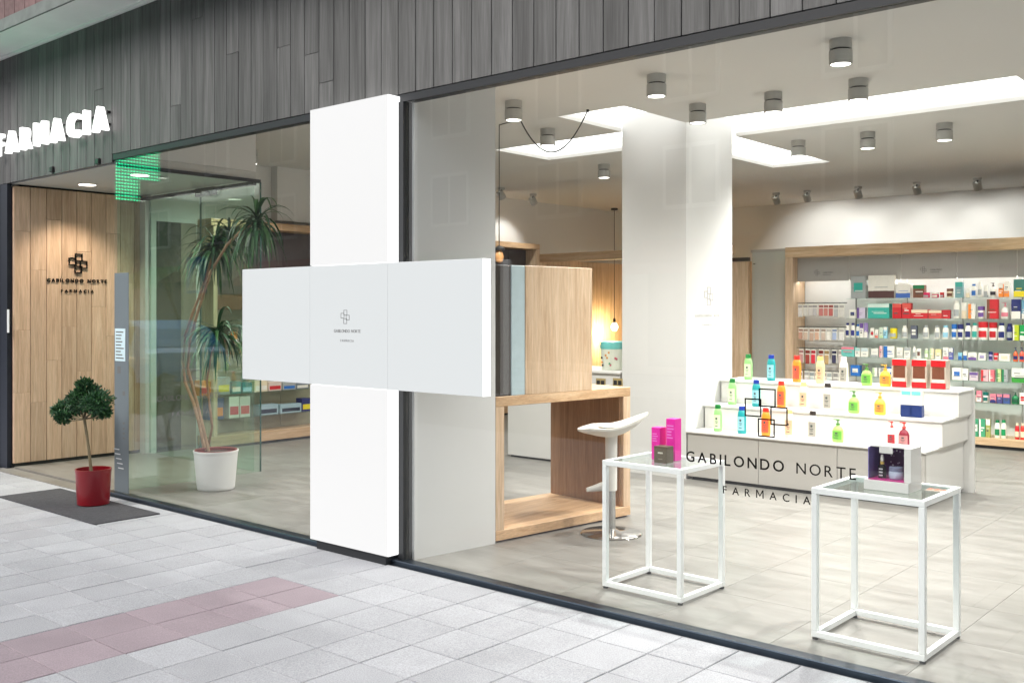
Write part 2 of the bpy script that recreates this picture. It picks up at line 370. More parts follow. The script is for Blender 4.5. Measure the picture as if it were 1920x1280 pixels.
def logo(parent, place, size, mat, depth=.004, t=.09):
    """four interlocking square outlines in a cross"""
    for (u, v) in ((.32, .62), (.0, .40), (.58, .26), (.30, .0)):
        a = .38; w_ = t*a*1.4
        m = M()
        for (u0, u1, v0, v1) in ((u, u+a, v, v+w_), (u, u+a, v+a-w_, v+a), (u, u+w_, v+w_, v+a-w_), (u+a-w_, u+a, v+w_, v+a-w_)):
            P = [place(x*size, y*size, z) for z in (0, depth) for x, y in ((u0, v0), (u1, v0), (u1, v1), (u0, v1))]
            m.add(P, [(0,3,2,1),(4,5,6,7),(0,1,5,4),(1,2,6,5),(2,3,7,6),(3,0,4,7)])
        m.build('square_outline', mat, parent)
ZF, ZC = .02, 3.17
# ================================================================== SETTING: street
struct(M().box(-60, 40, -60, 30, -.6, -.32), 'ground', 'asphalt')
struct(M().box(-60, 40, -12.0, -5.3, -.32, -.13), 'road', 'asphalt')
struct(M().box(-60, 40, -5.3, -5.12, -.32, -.002), 'kerb', 'kerb')
struct(M().box(-60, 40, -12.2, -12.0, -.32, 0), 'opposite_kerb', 'kerb')
pv = struct(M().box(-60, 40, -5.12, -.06, -.32, -.0055), 'pavement', 'mortar')
PX, PY = .2885, .30
tm = M().tile(-PX/2+.0025, PX/2-.0025, -PY/2+.0025, PY/2-.0025, -.03, 0).build('paving_tile', 'pave_grey'); TMG = tm.data
COL.objects.unlink(tm); bpy.data.objects.remove(tm)
TMR = TMG.copy(); TMR.materials[0] = MATS['pave_red']
def proj(p):
    q = Vector(p)-CAM; d = q.dot(FV); return (CX+F*q.dot(RV)/d, CY-F*q.z/d, d) if d > .05 else (0, 0, -1)
far = M()
for i in range(-56, 30):
    for j in range(0, 17):
        x = -4.165+PX*(i+.5); y = -.08-.15-PY*j; p = proj((x, y, 0))
        red = i in (-1, -2) and j >= 2
        if p[2] > .3 and -90 < p[0] < 2010 and p[1] < 1380:
            o = link('paving_tile', TMR if red else TMG, (x+random.uniform(-.0008, .0008), y, -.03+random.uniform(-.0012, .0012)), pv)
        else: far.tile(x-PX/2+.0025, x+PX/2-.0025, y-PY/2+.0025, y+PY/2-.0025, -.03, 0)
far.build('distant_paving', 'pave_grey', pv, kind='stuff')
# opposite side of the street, seen only as reflections in the shop windows
struct(M().box(-60, 40, -16, -12.2, -.32, -.004), 'opposite_pavement', 'pave_grey')
ob = thing('apartment_building', (-14, -19, 0), 'tan apartment building reflected in the shop windows from across the street', 'building')
M().box(-46, 18, -22, -16.2, 0, 11).build('wall', 'opp_wall', ob)
for k in range(16):
    x = -44+k*3.9
    for s_ in range(3):
        z = 3.9+s_*2.5
        f = M().box(x, x+1.5, -16.2, -16.12, z, z+1.5).build('window', 'opp_trim', ob); M().box(x+.1, x+.7, -16.12, -16.1, z+.1, z+1.4).build('pane', 'opp_glass', f); M().box(x+.8, x+1.4, -16.12, -16.1, z+.1, z+1.4).build('pane', 'opp_glass', f)
    f = M().box(x-.4, x+2.4, -16.2, -16.1, .2, 2.6).build('shop_front', 'opp_glass', ob)
    if k % 2 == 0: M().add([(x-.5,-16.15,3.2),(x+2.5,-16.15,3.2),(x+2.5,-15.1,2.6),(x-.5,-15.1,2.6),(x-.5,-15.1,2.35),(x+2.5,-15.1,2.35)], [(0,1,2,3),(3,2,5,4)]).build('awning', 'awning_green' if k % 4 else 'awning_red', ob)
# blue car parked across the pavement edge
def car(cx, cy, L=4.0, W=1.7):
    c = thing('parked_car', (cx, cy, -.13), 'blue hatchback car parked at the kerb, mirrored in the entrance glass', 'car'); z0 = -.13
    low = [(-2, .35), (-1.95, .62), (-1.85, .82), (-1.1, .95), (1.75, .98), (1.95, .85), (2, .5), (1.9, .3), (-1.9, .28)]
    def side(poly, w0, w1=None):
        m = M(); w1 = w1 or w0; n = len(poly)
        m.add([(cx+x, cy-w0/2, z0+z) for x, z in poly]+[(cx+x, cy+w0/2, z0+z) for x, z in poly], [tuple(range(n)), tuple(range(2*n-1, n-1, -1))]+[(i, (i+1)%n, n+(i+1)%n, n+i) for i in range(n)]); return m
    b = side(low, W).build('body', 'car_blue', c)
    roof = [(-1.15, .95), (-.35, 1.42), (.9, 1.46), (1.55, 1.3), (1.8, .97)]
    m = M(); n = len(roof); tw = lambda z: W-.06-(z-.95)*.55
    m.add([(cx+x, cy-tw(z)/2, z0+z) for x, z in roof]+[(cx+x, cy+tw(z)/2, z0+z) for x, z in roof], [tuple(range(n)), tuple(range(2*n-1, n-1, -1))]+[(i, (i+1)%n, n+(i+1)%n, n+i) for i in range(n)])
    m.build('cabin', 'car_blue', c)
    for s_ in (-1, 1):
        for (a, b2) in (((-.85, 1.0), (.1, 1.36)), ((.2, 1.0), (1.3, 1.34))):
            y0 = cy+s_*(tw(1.0)/2+.004); y1 = cy+s_*(tw(1.35)/2+.004)
            M().add([(cx+a[0], y0, z0+1.0), (cx+b2[0], y0, z0+1.0), (cx+b2[0]-.02, y1, z0+b2[1]), (cx+a[0]+.5*(a[0] < 0), y1, z0+b2[1])], [(0, 1, 2, 3)]).build('side_window', 'opp_glass', c)
        for x in (-1.25, 1.25):
            wv = M().lathe([(.2, -.1), (.31, -.1), (.32, -.05), (.32, .05), (.31, .1), (.2, .1)], (0, 0, 0), 24)
            wv.xf(lambda p: (cx+x+p.x, cy+s_*(W/2-.09)+p.z, z0+.32+p.y)); wh = wv.build('wheel', 'tyre', c)
            rm = M().lathe([(.02, -.105), (.2, -.105), (.2, .105), (.02, .105)], (0, 0, 0), 20); rm.xf(lambda p: (cx+x+p.x, cy+s_*(W/2-.09)+p.z, z0+.32+p.y)); rm.build('rim', 'rim', wh)
        M().cbox(cx-1.99, cx-1.85, cy+s_*.45, cy+s_*.75, z0+.62, z0+.76, .02).build('headlight', 'opp_trim', c)
    M().add([(cx-1.13, cy-.68, z0+.97), (cx-1.13, cy+.68, z0+.97), (cx-.4, cy+.6, z0+1.4), (cx-.4, cy-.6, z0+1.4)], [(0, 1, 2, 3)]).xf(lambda p: (p.x-.012, p.y, p.z+.008)).build('windscreen', 'opp_glass', c)
car(-19.2, -6.35)
sg = thing('crossing_sign', (-14.7, -5.0, 0), 'blue square pedestrian crossing sign on a grey pole, mirrored in the glass', 'sign')
M().cyl((-14.7, -5.0, 0), .03, 2.45, 12).build('pole', 'pole_grey', sg)
pl = M().box(-15.0, -14.4, -4.965, -4.955, 1.8, 2.4).build('plate', 'sign_blue', sg)
M().add([(-14.95, -4.95, 1.85), (-14.45, -4.95, 1.85), (-14.7, -4.95, 2.32)], [(0, 1, 2)]).build('white_triangle', 'opp_trim', pl)
M().tube([(-14.78, -4.945, 1.88), (-14.71, -4.945, 2.02), (-14.68, -4.945, 2.12)], .02, 5).add([(-14.68+.03*math.cos(a), -4.944, 2.18+.03*math.sin(a)) for a in [k*math.pi/4 for k in range(8)]], [tuple(range(8))]).tube([(-14.62, -4.945, 1.88), (-14.69, -4.945, 2.02)], .018, 5).build('walking_figure', 'black', pl)
# green LED pharmacy cross on a slim post, out of the picture to the left: lights the boards green
lx, ly, lz, hw, ht = -9.9, -1.06, 3.11, .455, .225
gc = thing('pharmacy_cross', (lx, ly, 0), 'green LED pharmacy cross mirrored at the top corner of the entrance glass', 'cross sign')
M().cyl((lx, ly, 0), .03, 2.66, 12).build('post', 'pole_grey', gc)
poly = [(-ht, -hw), (ht, -hw), (ht, -ht), (hw, -ht), (hw, ht), (ht, ht), (ht, hw), (-ht, hw), (-ht, ht), (-hw, ht), (-hw, -ht), (-ht, -ht)]
def ycross(x0, x1, k): return M().add([(x0, ly+a*k, lz+b*k) for a, b in poly]+[(x1, ly+a*k, lz+b*k) for a, b in poly], [tuple(range(11, -1, -1)), tuple(range(12, 24))]+[(i, (i+1)%12, 12+(i+1)%12, 12+i) for i in range(12)])
ycross(lx-.06, lx+.06, 1.03).build('housing', 'black', gc)
ycross(lx+.062, lx+.066, 1).build('led_face', 'green_led', gc); ycross(lx-.066, lx-.062, 1).build('led_face', 'green_led', gc)

# ================================================================== SETTING: shop shell
fl = struct(M().box(-10.4, .7, .02, 10.6, -.3, ZF-.012), 'shop_floor', 'grout')
FT = None; fx, fy = .6, .6
for i in range(-18, 2):
    for j in range(17):
        x0 = -9.86+.6*(i+18)
        if x0 > .2: continue
        y0 = .025+.6*j
        if FT is None:
            o = M().tile(x0+.0007, x0+.5993, y0+.0007, y0+.5993, ZF-.015, ZF, .0006).build('floor_tile', 'floor_tile', fl); FT = o.data; continue
        link('floor_tile', FT, (x0+.3, y0+.3, ZF-.015), fl)
struct(M().box(-10.0, -7.9, -.13, .02, -.05, .004), 'threshold', 'floor_tile')
# ceiling with the cross-shaped light recess
xs_ = [-10.2, -6.93, -5.332, -4.645, -1.95, .7]; ys_ = [.06, 2.66, 3.622, 4.53, 6.70, 10.6]
cm = M()
for i in range(5):
    for j in range(5):
        if (1 <= i <= 3 and j == 2) or (i == 2 and 1 <= j <= 3): continue
        cm.box(xs_[i], xs_[i+1], ys_[j], ys_[j+1], ZC, ZC+.05)
struct(cm, 'ceiling', 'white_ceiling')
struct(M().box(-10.4, .9, -.0, 10.8, 3.45, 3.5), 'upper_floor', 'backing')
rec = M()
XA, XB, XC_, XD = xs_[1:5]; YA, YB, YC, YD = ys_[1:5]
loop = [(XA,YB),(XB,YB),(XB,YA),(XC_,YA),(XC_,YB),(XD,YB),(XD,YC),(XC_,YC),(XC_,YD),(XB,YD),(XB,YC),(XA,YC)]
cx_, cy_ = -4.99, 4.07
outl = []
for k in range(12):
    a = loop[k]; b = loop[(k+1)%12]; rec.add([(a[0], a[1], ZC+.03), (b[0], b[1], ZC+.03), (b[0], b[1], ZC+.15), (a[0], a[1], ZC+.15)], [(0, 1, 2, 3)])
cl = thing('cove_light', (cx_, cy_, ZC), 'cross-shaped luminous recess in the white ceiling around the square column', 'ceiling light')
rec.build('recess_side', 'cove_side', cl)
for (x0, x1, y0, y1) in ((XA,XB,YB,YC), (XC_,XD,YB,YC), (XB,XC_,YA,YB), (XB,XC_,YC,YD)):
    M().box(x0-.0, x1, y0, y1, ZC+.145, ZC+.16).build('luminous_panel', 'cove_panel', cl)
# walls
W_ = 'white_wall'
struct(M().box(-9.9, .7, 10.5, 10.7, 0, 3.4), 'wall_back', W_)
struct(M().box(-9.9, -9.72, 1.36, 10.5, 0, 3.4), 'wall_left', W_)
struct(M().box(.7, .85, -.02, 10.7, 0, 3.4), 'wall_right', W_)
struct(M().box(-10.2, -9.9, .1, 1.36, 0, 3.4), 'wall_entrance', 'backing')
struct(M().box(-10.15, -7.86, .025, 1.36, 2.72, 2.79), 'entrance_ceiling', 'white_ceiling')
struct(M().box(-9.72, -7.855, .062, 1.358, 2.792, ZC), 'entrance_bulkhead', W_)
struct(M().box(-7.85, .7, .062, .09, 2.792, ZC), 'front_lining', W_)
struct(M().box(-9.72, -9.6, 2.86, 3.6, 2.55, ZC), 'wall_pilaster', W_)
# pier behind the lit cross
struct(M().prism([(-5.2, .045), (-4.357, .045), (-4.27, .672), (-5.2, .672)], ZF, ZC), 'pier', W_)
# square column
colm = thing('column', (-4.99, 4.04, ZF), 'square white column rising into the lit ceiling recess', 'column')
M().box(-5.33, -4.647, 3.624, 4.46, ZF, ZC+.144).build('shaft', 'column_paint', colm)
logo(colm, lambda u, v, w: (-4.647+w, 3.94+u, 1.555+v), .17, 'ink_faint', .0015)
lettering(colm, 'GABILONDO NORTE', .026, .5, lambda u, v, w: (-4.647+w, 3.78+u, 1.45+v), .0015, 'ink_faint', .01)
lettering(colm, 'FARMACIA', .02, .24, lambda u, v, w: (-4.647+w, 3.91+u, 1.37+v), .0015, 'ink_faint')

# ================================================================== FACADE
XE = .7
struct(M().box(-11.5, XE+.15, .0, .06, 2.79, 4.3), 'facade_backing', 'backing')
fa = thing('board_cladding', (-5, -.02, 2.79), 'weathered grey vertical timber boards above the shop windows', 'cladding')
bx = -3.677-.15*53
BM = {}
k = 0
while bx < XE:
    cuts = [2.792, random.uniform(2.95, 3.8), 3.915] if random.random() < .2 else [2.792, 3.915]
    if bx < -7.95: cuts[0] = 2.722
    for a, b in zip(cuts[:-1], cuts[1:]):
        M().cbox(bx+.002, bx+.148, -.022+random.uniform(-.001, .001), -.001, a+.0008, b-.0008, .002).build('board', 'grey_board', fa)
    bx += .15; k += 1
# balcony slab over the boards
sl = thing('balcony_slab', (-5, -.2, 3.9), 'projecting balcony slab with white soffit and dark edge, top left', 'balcony')
M().box(-14, XE+.2, -.41, .0, 3.935, 4.03).build('slab', 'white_soffit', sl)
M().box(-14, XE+.2, -.43, -.411, 3.93, 4.03).build('edge_band', 'slab_edge', sl)
M().box(-14, XE+.2, -.06, -.001, 3.917, 3.934).build('cornice', 'white_soffit', sl)
pw = thing('clad_parapet', (-9, -.4, 4.03), 'reddish vertical tile cladding on the parapet, extreme top left', 'parapet')
x = -13.0
while x < -5:
    M().cbox(x+.003, x+.197, -.415, -.3, 4.032, 4.9, .004).build('tile', 'terracotta', pw); x += .2
# dark frame
wf = thing('window_frame', (-4.4, 0, 0), 'dark metal frame along head and foot of the shop windows', 'window frame')
M().box(-7.96, XE, -.018, .05, 2.745, 2.789).build('head_rail', 'frame_dark', wf)
M().cbox(-7.93, XE, -.06, .018, -.02, .028, .004).build('sill', 'sill_metal', wf)
M().box(-4.42, -4.374, -.03, .04, .028, 2.745).build('post', 'frame_dark', wf)
for px, py in ((100, 319), (186, 304)):
    q = gy(px, py, -.02); M().cbox(q.x-.03, q.x+.03, -.045, -.0, q.z-.02, q.z+.03, .006).build('clip', 'black', wf)
g1 = M().box(-4.372, XE, -.006, .006, .028, 2.745).build('shop_window', 'shop_glass', label='large clear shop window right of the lit cross', cat='window')
g2 = M().box(-7.868, -5.15, -.006, .006, .028, 2.745).build('corner_window', 'shop_glass', label='shop window between the entrance corner and the lit cross', cat='window')
# window lettering (right)
vl = thing('window_lettering', (-2.05, -.008, .7), 'black shop name lettering with four-square logo stuck on the big window', 'lettering')
a = gy(1288, 866); b = gy(1606, 894); L_ = b.x-a.x; sl_ = (b.z-a.z)/L_
lettering(vl, 'GABILONDO NORTE', .050, L_, lambda u, v, w: (a.x+u, -.0065-w, .800+v), .0012, 'ink', .012, 10)
a2 = gy(1357, 928); b2 = gy(1521, 945)
lettering(vl, 'FARMACIA', .036, b2.x-a2.x, lambda u, v, w: (a2.x+u, -.0065-w, .672+v), .0012, 'ink', .004)
logo(vl, lambda u, v, w: (-2.158+u, -.0065-w, .945+v), .215, 'ink', .0012, .055)
# vinyl strip + notice on the corner glass
vs2 = thing('vinyl_strip', (-7.75, -.008, 0), 'grey vinyl strip with paper notice down the entrance corner glass', 'vinyl panel')
M().box(-7.862, -7.632, -.0085, -.0065, .03, 1.815).build('film', 'vinyl_grey', vs2)
n0 = gy(216, 676); n1 = gy(237, 616)
nb = M().box(max(n0.x, -7.85), n1.x, -.0105, -.009, n0.z, n1.z).build('notice', 'paper', vs2)
for k in range(9):
    z = n0.z+.02+k*(n1.z-n0.z-.04)/8.5; M().box(max(n0.x, -7.85)+.015, n1.x-.015-random.uniform(0, .06), -.0112, -.0106, z, z+.01).build('text_line', 'ink_grey', nb)
for (px, py, w_, h_) in ((225, 693, .05, .06), (234, 737, .04, .035), (234, 793, .03, .015), (234, 803, .03, .015), (234, 812, .03, .015), (234, 821, .03, .015)):
    q = gy(px, py); M().box(q.x-w_/2, q.x+w_/2, -.0095, -.0087, q.z-h_/2, q.z+h_/2).build('mark', 'ink_grey', vs2)
for k in range(5):
    q = gy(220+2*k, 842+9*k); M().box(q.x-.04, q.x+.05, -.0095, -.0087, q.z, q.z+.008).build('text_line', 'white_metal', vs2)
# ---- lit cross on the facade
cr = thing('lit_cross', (-4.78, -.115, .05), 'large white illuminated pharmacy cross box in front of the windows', 'cross sign')
V0, V1, A0, A1 = -5.145, -4.415, -5.888, -3.657; ZB, ZT, Z0, Z1 = .056, 2.78, 1.04, 1.788
M().cbox(V0, V1, -.113, -.012, Z1+.002, ZT, .004).build('upper_box', 'sign_edge', cr)
M().cbox(V0, V1, -.113, -.012, ZB, Z0-.002, .004).build('lower_box', 'sign_edge', cr)
M().cbox(A0, A1, -.113, -.045, Z0, Z1, .004).build('arm_box', 'sign_edge', cr)
M().box(A0+.004, A1-.004, -.0445, -.042, Z0+.004, Z1-.004).build('arm_back', 'frame_dark', cr)
e_ = .003
M().box(V0+.002, V1-.002, -.118, -.1132, Z1+e_, ZT-.002).build('front_panel', 'sign_front', cr)
M().box(V0+.002, V1-.002, -.118, -.1132, ZB+.002, Z0-e_).build('front_panel', 'sign_front', cr)
for x0, x1 in ((A0+.002, V0-e_), (V0, V1), (V1+e_, A1-.002)): M().box(x0, x1, -.118, -.1132, Z0+.001, Z1-.001).build('front_panel', 'sign_arm', cr)
for x in (V0-e_, V1): M().box(x+.0002, x+e_-.0002, -.1166, -.1134, Z0, Z1).build('seam', 'ink_seam', cr)
M().box(-5.10, -4.45, -.10, -.0, .0, ZB).build('plinth', 'frame_dark', cr)
logo(cr, lambda u, v, w: (-4.84+u, -.118-w, 1.425+v), .085, 'ink_grey', .0012, .07)
lettering(cr, 'GABILONDO NORTE', .019, .25, lambda u, v, w: (-4.906+u, -.118-w, 1.372+v), .0012, 'ink_grey', .008)
lettering(cr, 'FARMACIA', .015, .125, lambda u, v, w: (-4.843+u, -.118-w, 1.315+v), .0012, 'ink_grey')
# ---- FARMACIA letters
fs_ = thing('illuminated_sign', (-9.1, -.1, 2.98), 'glowing white raised letters FARMACIA on the grey boards', 'sign')
lettering(fs_, 'FARMACIA', .205, 2.12, lambda u, v, w: (-9.97+u, -.055-w, 2.985+v), .055, 'letter_light', .016)
M().box(-9.95, -7.9, -.052, -.024, 3.03, 3.05).box(-9.95, -7.9, -.052, -.024, 3.13, 3.15).build('mounting_rail', 'black', fs_)

# ================================================================== ENTRANCE
nw = thing('timber_wall', (-9.86, .65, 0), 'light oak plank wall with black logo beside the entrance', 'wall')
ysn = [.024, .179, .335, .485, .635, .787, .94, 1.095, 1.25, 1.33]
cutl = [[2.27, 1.32, .72], [1.9, .62], [2.4, 1.02], [1.7, 1.35], [2.1, .9], [1.55, .55], [2.3, 1.25], [1.8], [2.0, .8]]
for k in range(9):
    zz = [.05]+sorted(cutl[k])+[2.70]
    for a, b in zip(zz[:-1], zz[1:]): M().cbox(-9.9, -9.86+random.uniform(-.001, .001), ysn[k]+.002, ysn[k+1]-.002, a+.0008, b-.0008, .002).build('plank', 'oak_plank', nw)
lg = thing('wall_logo', (-9.858, .64, 1.7), 'black four-square logo and shop name on the oak plank wall', 'lettering')
logo(lg, lambda u, v, w: (-9.858+w, .55+u, 1.885+v), .195, 'ink', .018, .075)
lettering(lg, 'GABILONDO NORTE', .037, .61, lambda u, v, w: (-9.858+w, .335+u, 1.79+v), .010, 'ink', .010)
lettering(lg, 'FARMACIA', .031, .33, lambda u, v, w: (-9.858+w, .475+u, 1.69+v), .010, 'ink', .008)
jb = thing('shutter_jamb', (-10.02, 0, 0), 'dark navy metal jamb left of the oak plank wall', 'jamb')
M().box(-10.06, -9.905, -.02, .022, .0, 2.72).box(-10.3, -10.1, -.03, .0, .0, 2.72).build('profile', 'jamb', jb)
M().box(-10.1, -10.06, -.01, .02, 0, 2.72).build('slot', 'black', jb)
q = gy(16, 600, -.02); M().box(q.x-.02, q.x+.02, -.026, -.0205, 1.3, 1.52).build('label_plate', 'white_metal', jb)
M().box(-9.9, -9.87, .03, 1.33, .0, .05).build('plinth_strip', 'black', nw)
ep = thing('glass_screen', (-7.85, .7, 0), 'greenish glass side screen of the entrance with faint shop lettering', 'glass screen')
M().box(-7.856, -7.844, .012, 1.40, ZF, 2.70).build('pane', 'door_glass', ep)
M().box(-7.857, -7.843, 1.40, 1.409, ZF, 2.70).build('pane_edge', 'glass_edge', ep)
M().box(-7.862, -7.838, .012, 1.40, 2.69, 2.72).build('head_channel', 'frame_dark', ep)
lettering(ep, 'GABILONDO NORTE', .05, .62, lambda u, v, w: (-7.843+w, .36+u, .735+v), .001, 'ink_grey', .004)
lettering(ep, 'FARMACIA', .038, .36, lambda u, v, w: (-7.843+w, .5+u, .60+v), .001, 'ink_grey')
logo(ep, lambda u, v, w: (-7.843+w, .58+u, .86+v), .2, 'ink_grey', .001, .05)
ed = thing('glass_door', (-8.8, 1.34, 0), 'frameless glass entrance doors with dark closer at the head', 'door')
M().box(-9.72, -8.755, 1.334, 1.346, ZF+.01, 2.66).build('door_leaf', 'door_glass', ed)
M().box(-8.745, -7.865, 1.334, 1.346, ZF+.01, 2.66).build('door_leaf', 'door_glass', ed)
for x in (-8.755, -8.75): M().box(x, x+.004, 1.332, 1.348, ZF+.01, 2.66).build('leaf_edge', 'glass_edge', ed)
M().box(-9.86, -7.845, 1.325, 1.355, 2.665, 2.70).build('head_rail', 'frame_dark', ed)
M().cbox(-8.78, -8.45, 1.29, 1.34, 2.62, 2.70, .006).build('door_closer', 'black', ed)
M().tube([(-8.2, 1.31, 1.0), (-8.2, 1.29, 1.02), (-8.2, 1.29, 1.3), (-8.2, 1.31, 1.32)], .012, 8).build('handle', 'steel', ed)
M().box(-9.86, -9.75, 1.31, 1.42, ZF, 2.66).build('door_post', 'white_lacquer', ed)
db = thing('dark_glass_panel', (-9.7, 1.6, 0), 'tall dark glass panel beyond the entrance doors', 'panel'); M().box(-9.74, -9.715, 1.42, 1.70, ZF, 2.45).build('sheet', 'dark_panel', db)
M().box(-9.735, -9.71, 1.70, 1.88, ZF, 2.45).build('side_strip', 'taupe_panel', db)

# ---- door mat
mt = M().cbox(-8.44, -6.83, -.69, -.19, .0, .009, .003)
mt.build('door_mat', 'mat_fibre', label='dark grey door mat on the pavement under the red pot', cat='mat')
#LAMPS
# ================================================================== LAMPS
def spot(loc, to, watt, ang=80, blend=.6, col=(1, .975, .93), r=.04):
    l = bpy.data.lights.new('lamp_light', 'SPOT'); l.energy = watt; l.spot_size = R(ang); l.spot_blend = blend; l.color = col; l.shadow_soft_size = r
    o = bpy.data.objects.new('lamp_light', l); COL.objects.link(o); o.location = loc
    o.rotation_euler = (Vector(loc)-Vector(to)).to_track_quat('Z', 'Y').to_euler(); return o
PW = 50
def downlight(x, y, label, z=ZC, watt=PW, first=[None]):
    if first[0] is None:
        t = thing('ceiling_spotlight', (x, y, z), label, 'spotlight', 'cylindrical ceiling spotlights')
        M().lathe([(.066, -.058), (.068, -.056), (.068, 0)], (x, y, z), 24).build('base', 'lamp_base', t)
        M().cyl((x, y, z-.068), .056, .011, 20).build('gap', 'black', t)
        M().lathe([(.059, -.151), (.069, -.155), (.07, -.151), (.07, -.070), (.068, -.068), (.02, -.068)], (x, y, z), 24, cap=False).build('head', 'lamp_body', t)
        M().cyl((x, y, z-.150), .059, .006, 20).build('light_disc', 'lamp_disc', t)
        first[0] = t
    else: dup(first[0], Vector((x, y, z))-WL[first[0].name], label)
    spot((x, y, z-.175), (x, y, 0), watt, 145, .9)
LN = [((-5.204, 1.933), 'grey cylinder ceiling spotlight nearest the pier, close to the window'),
 ((-3.865, 1.927), 'grey cylinder ceiling spotlight near the window, above the left white table'),
 ((-2.508, 1.89), 'largest grey ceiling spotlight, near the window at upper right'),
 ((-5.765, 3.06), 'ceiling spotlight behind the drooping black cable'),
 ((-4.162, 2.998), 'ceiling spotlight just right of the column top'),
 ((-3.502, 2.996), 'middle ceiling spotlight of the three in front of the long lit recess'),
 ((-2.839, 2.99), 'rightmost ceiling spotlight of the three in front of the long lit recess'),
 ((-6.666, 5.2), 'ceiling spotlight left of the column behind the lit recess'),
 ((-4.301, 5.15), 'leftmost ceiling spotlight of the three behind the long lit recess'),
 ((-3.612, 5.14), 'middle ceiling spotlight of the three behind the long lit recess'),
 ((-2.924, 5.15), 'rightmost ceiling spotlight of the three behind the long lit recess'),
 ((-8.788, 1.948), 'ceiling spotlight in the corner window bay nearest the lit cross')]
for (x, y), lab in LN: downlight(x, y, lab, watt=PW*(.9 if x < -8 else 1.9 if y < 2.2 else .28 if y < 4 else 2.3))
# wall washers near the back wall
WWL = ['first', 'second', 'third', 'fourth', 'fifth']
ww0 = None
for k, (x, y, tx, ty) in enumerate(((-6.438, 9.03, -6.4, 10.5), (-5.979, 9.03, -6.0, 10.5), (-5.277, 9.07, -5.25, 10.5), (-4.524, 9.12, -4.5, 10.5), (-3.799, 9.17, -3.8, 10.5), (-9.1, 6.87, -9.72, 6.9), (-8.96, 6.03, -9.72, 6.0))):
    lab = ('%s small wall-washing spotlight from the column, along the shelf wall' % WWL[k]) if k < 5 else ('small tilted spotlight left of the column, ' + ('nearer the column' if k == 5 else 'farther from the column'))
    if ww0 is None:
        ww0 = thing('wall_washer', (x, y, ZC), lab, 'spotlight', 'tilted wall-washing spotlights')
        M().cyl((x, y, ZC-.03), .05, .03, 16).build('base', 'lamp_base', ww0); M().cyl((x, y, ZC-.06), .012, .03, 8).build('stem', 'black', ww0)
        h = M().lathe([(.045, -.05), (.05, -.05), (.05, .05), (.02, .05)], (0, 0, 0), 16, cap=False); h.xf(lambda p: (x+p.x, y+p.y*.8-p.z*.6, ZC-.10+p.z*.8+p.y*.6)); h.build('head', 'lamp_body', ww0)
        d = M().cyl((0, 0, -.045), .045, .005, 16); d.xf(lambda p: (x+p.x, y+p.y*.8-p.z*.6, ZC-.10+p.z*.8+p.y*.6)); d.build('light_disc', 'lamp_disc', ww0)
    else: dup(ww0, Vector((x, y, ZC))-WL[ww0.name], lab)
    spot((x, y+(.08 if k < 5 else 0), ZC-.18), (tx, ty, 2.25 if k < 5 else 2.3), 20 if k < 5 else 13, 80, .6, (1, .97, .92))
# recessed downlights of the entrance
for k, (x, y) in enumerate(((-9.405, .52), (-8.383, .50))):
    t = thing('recessed_downlight', (x, y, 2.72), 'round recessed downlight in the entrance ceiling ' + ('in front of the oak wall' if k == 0 else 'behind the corner glass'), 'downlight', 'recessed entrance downlights')
    M().lathe([(.075, -.004), (.09, -.004), (.09, 0)], (x, y, 2.72), 24, cap=False).build('ring', 'white_lacquer', t); M().cyl((x, y, 2.715), .078, .004, 24).build('light_disc', 'warm_disc', t)
    spot((x, y, 2.69), (x-.15, y, 0), 26, 110, .8, (1, .86, .66))
# unseen lamps added beyond the view and behind the lit cross to brighten the interior
for x, y, lab in ((-1.15, 1.9, 'added unseen ceiling spotlight in line with the window row beyond the right edge of the view'), (-1.0, 3.0, 'added unseen ceiling spotlight before the lit recess beyond the right edge of the view'),
                  (-1.3, 5.15, 'added unseen ceiling spotlight behind the lit recess beyond the right edge of the view'), (-7.3, 1.93, 'added unseen ceiling spotlight hidden behind the lit cross'), (-2.0, 7.2, 'added unseen ceiling spotlight over the shelves beyond the right edge of the view')):
    downlight(x, y, lab, watt=PW*(3.4 if y < 2.2 and x > -5 else 1.2))
#FURN
# ================================================================== FURNITURE
# oak portal bench beside the pier (slightly skewed in plan)
A_ = Vector((-4.272, .678)); B_ = Vector((-4.10, 1.95)); U = (B_-A_); BL = U.length; U.normalize(); N_ = Vector((-U.y, U.x))   # N_ points away from the street view, into -x
def bp(p): q = A_+U*p.x+N_*p.y; return (q.x, q.y, p.z)
bench = thing('oak_counter', (A_.x, A_.y, ZF), 'open oak portal counter standing between the pier and the column', 'counter')
BD, BT, BZ0, BZ1 = .76, .075, ZF+.012, .955
def bb(*a, c=.003): return M().cbox(*a, c).xf(bp)
bb(0, BL, 0, BD, BZ1-.065, BZ1).build('top_board', 'oak_y', bench)
bb(0, BL, 0, BD, BZ0, BZ0+.065).build('bottom_board', 'oak_y', bench)
bb(0.0005, BT, .001, BD-.001, BZ0+.0655, BZ1-.0655).build('side_board', 'oak_z', bench)
bb(BL-BT, BL-.0005, .001, BD-.001, BZ0+.0655, BZ1-.0655).build('side_board', 'oak_z', bench)
bb(BL-BT-.012, BL-BT-.0005, .03, BD-.01, BZ0+.066, BZ1-.066).build('shaded_inner_face', 'oak_shaded', bench)  # dark oak sheet colours in the shade on the side board's inner face
bb(.03, BL-.02, .02, BD-.02, ZF, BZ0, c=.001).build('plinth', 'black', bench)
cab = thing('oak_cabinet', (A_.x, A_.y, BZ1), 'upright oak box cabinet standing on the counter behind the cross arm', 'cabinet')
cl_ = .885
bb(.255, cl_, .0, .45, BZ1+.001, 1.802).build('carcass', 'oak_z', cab)
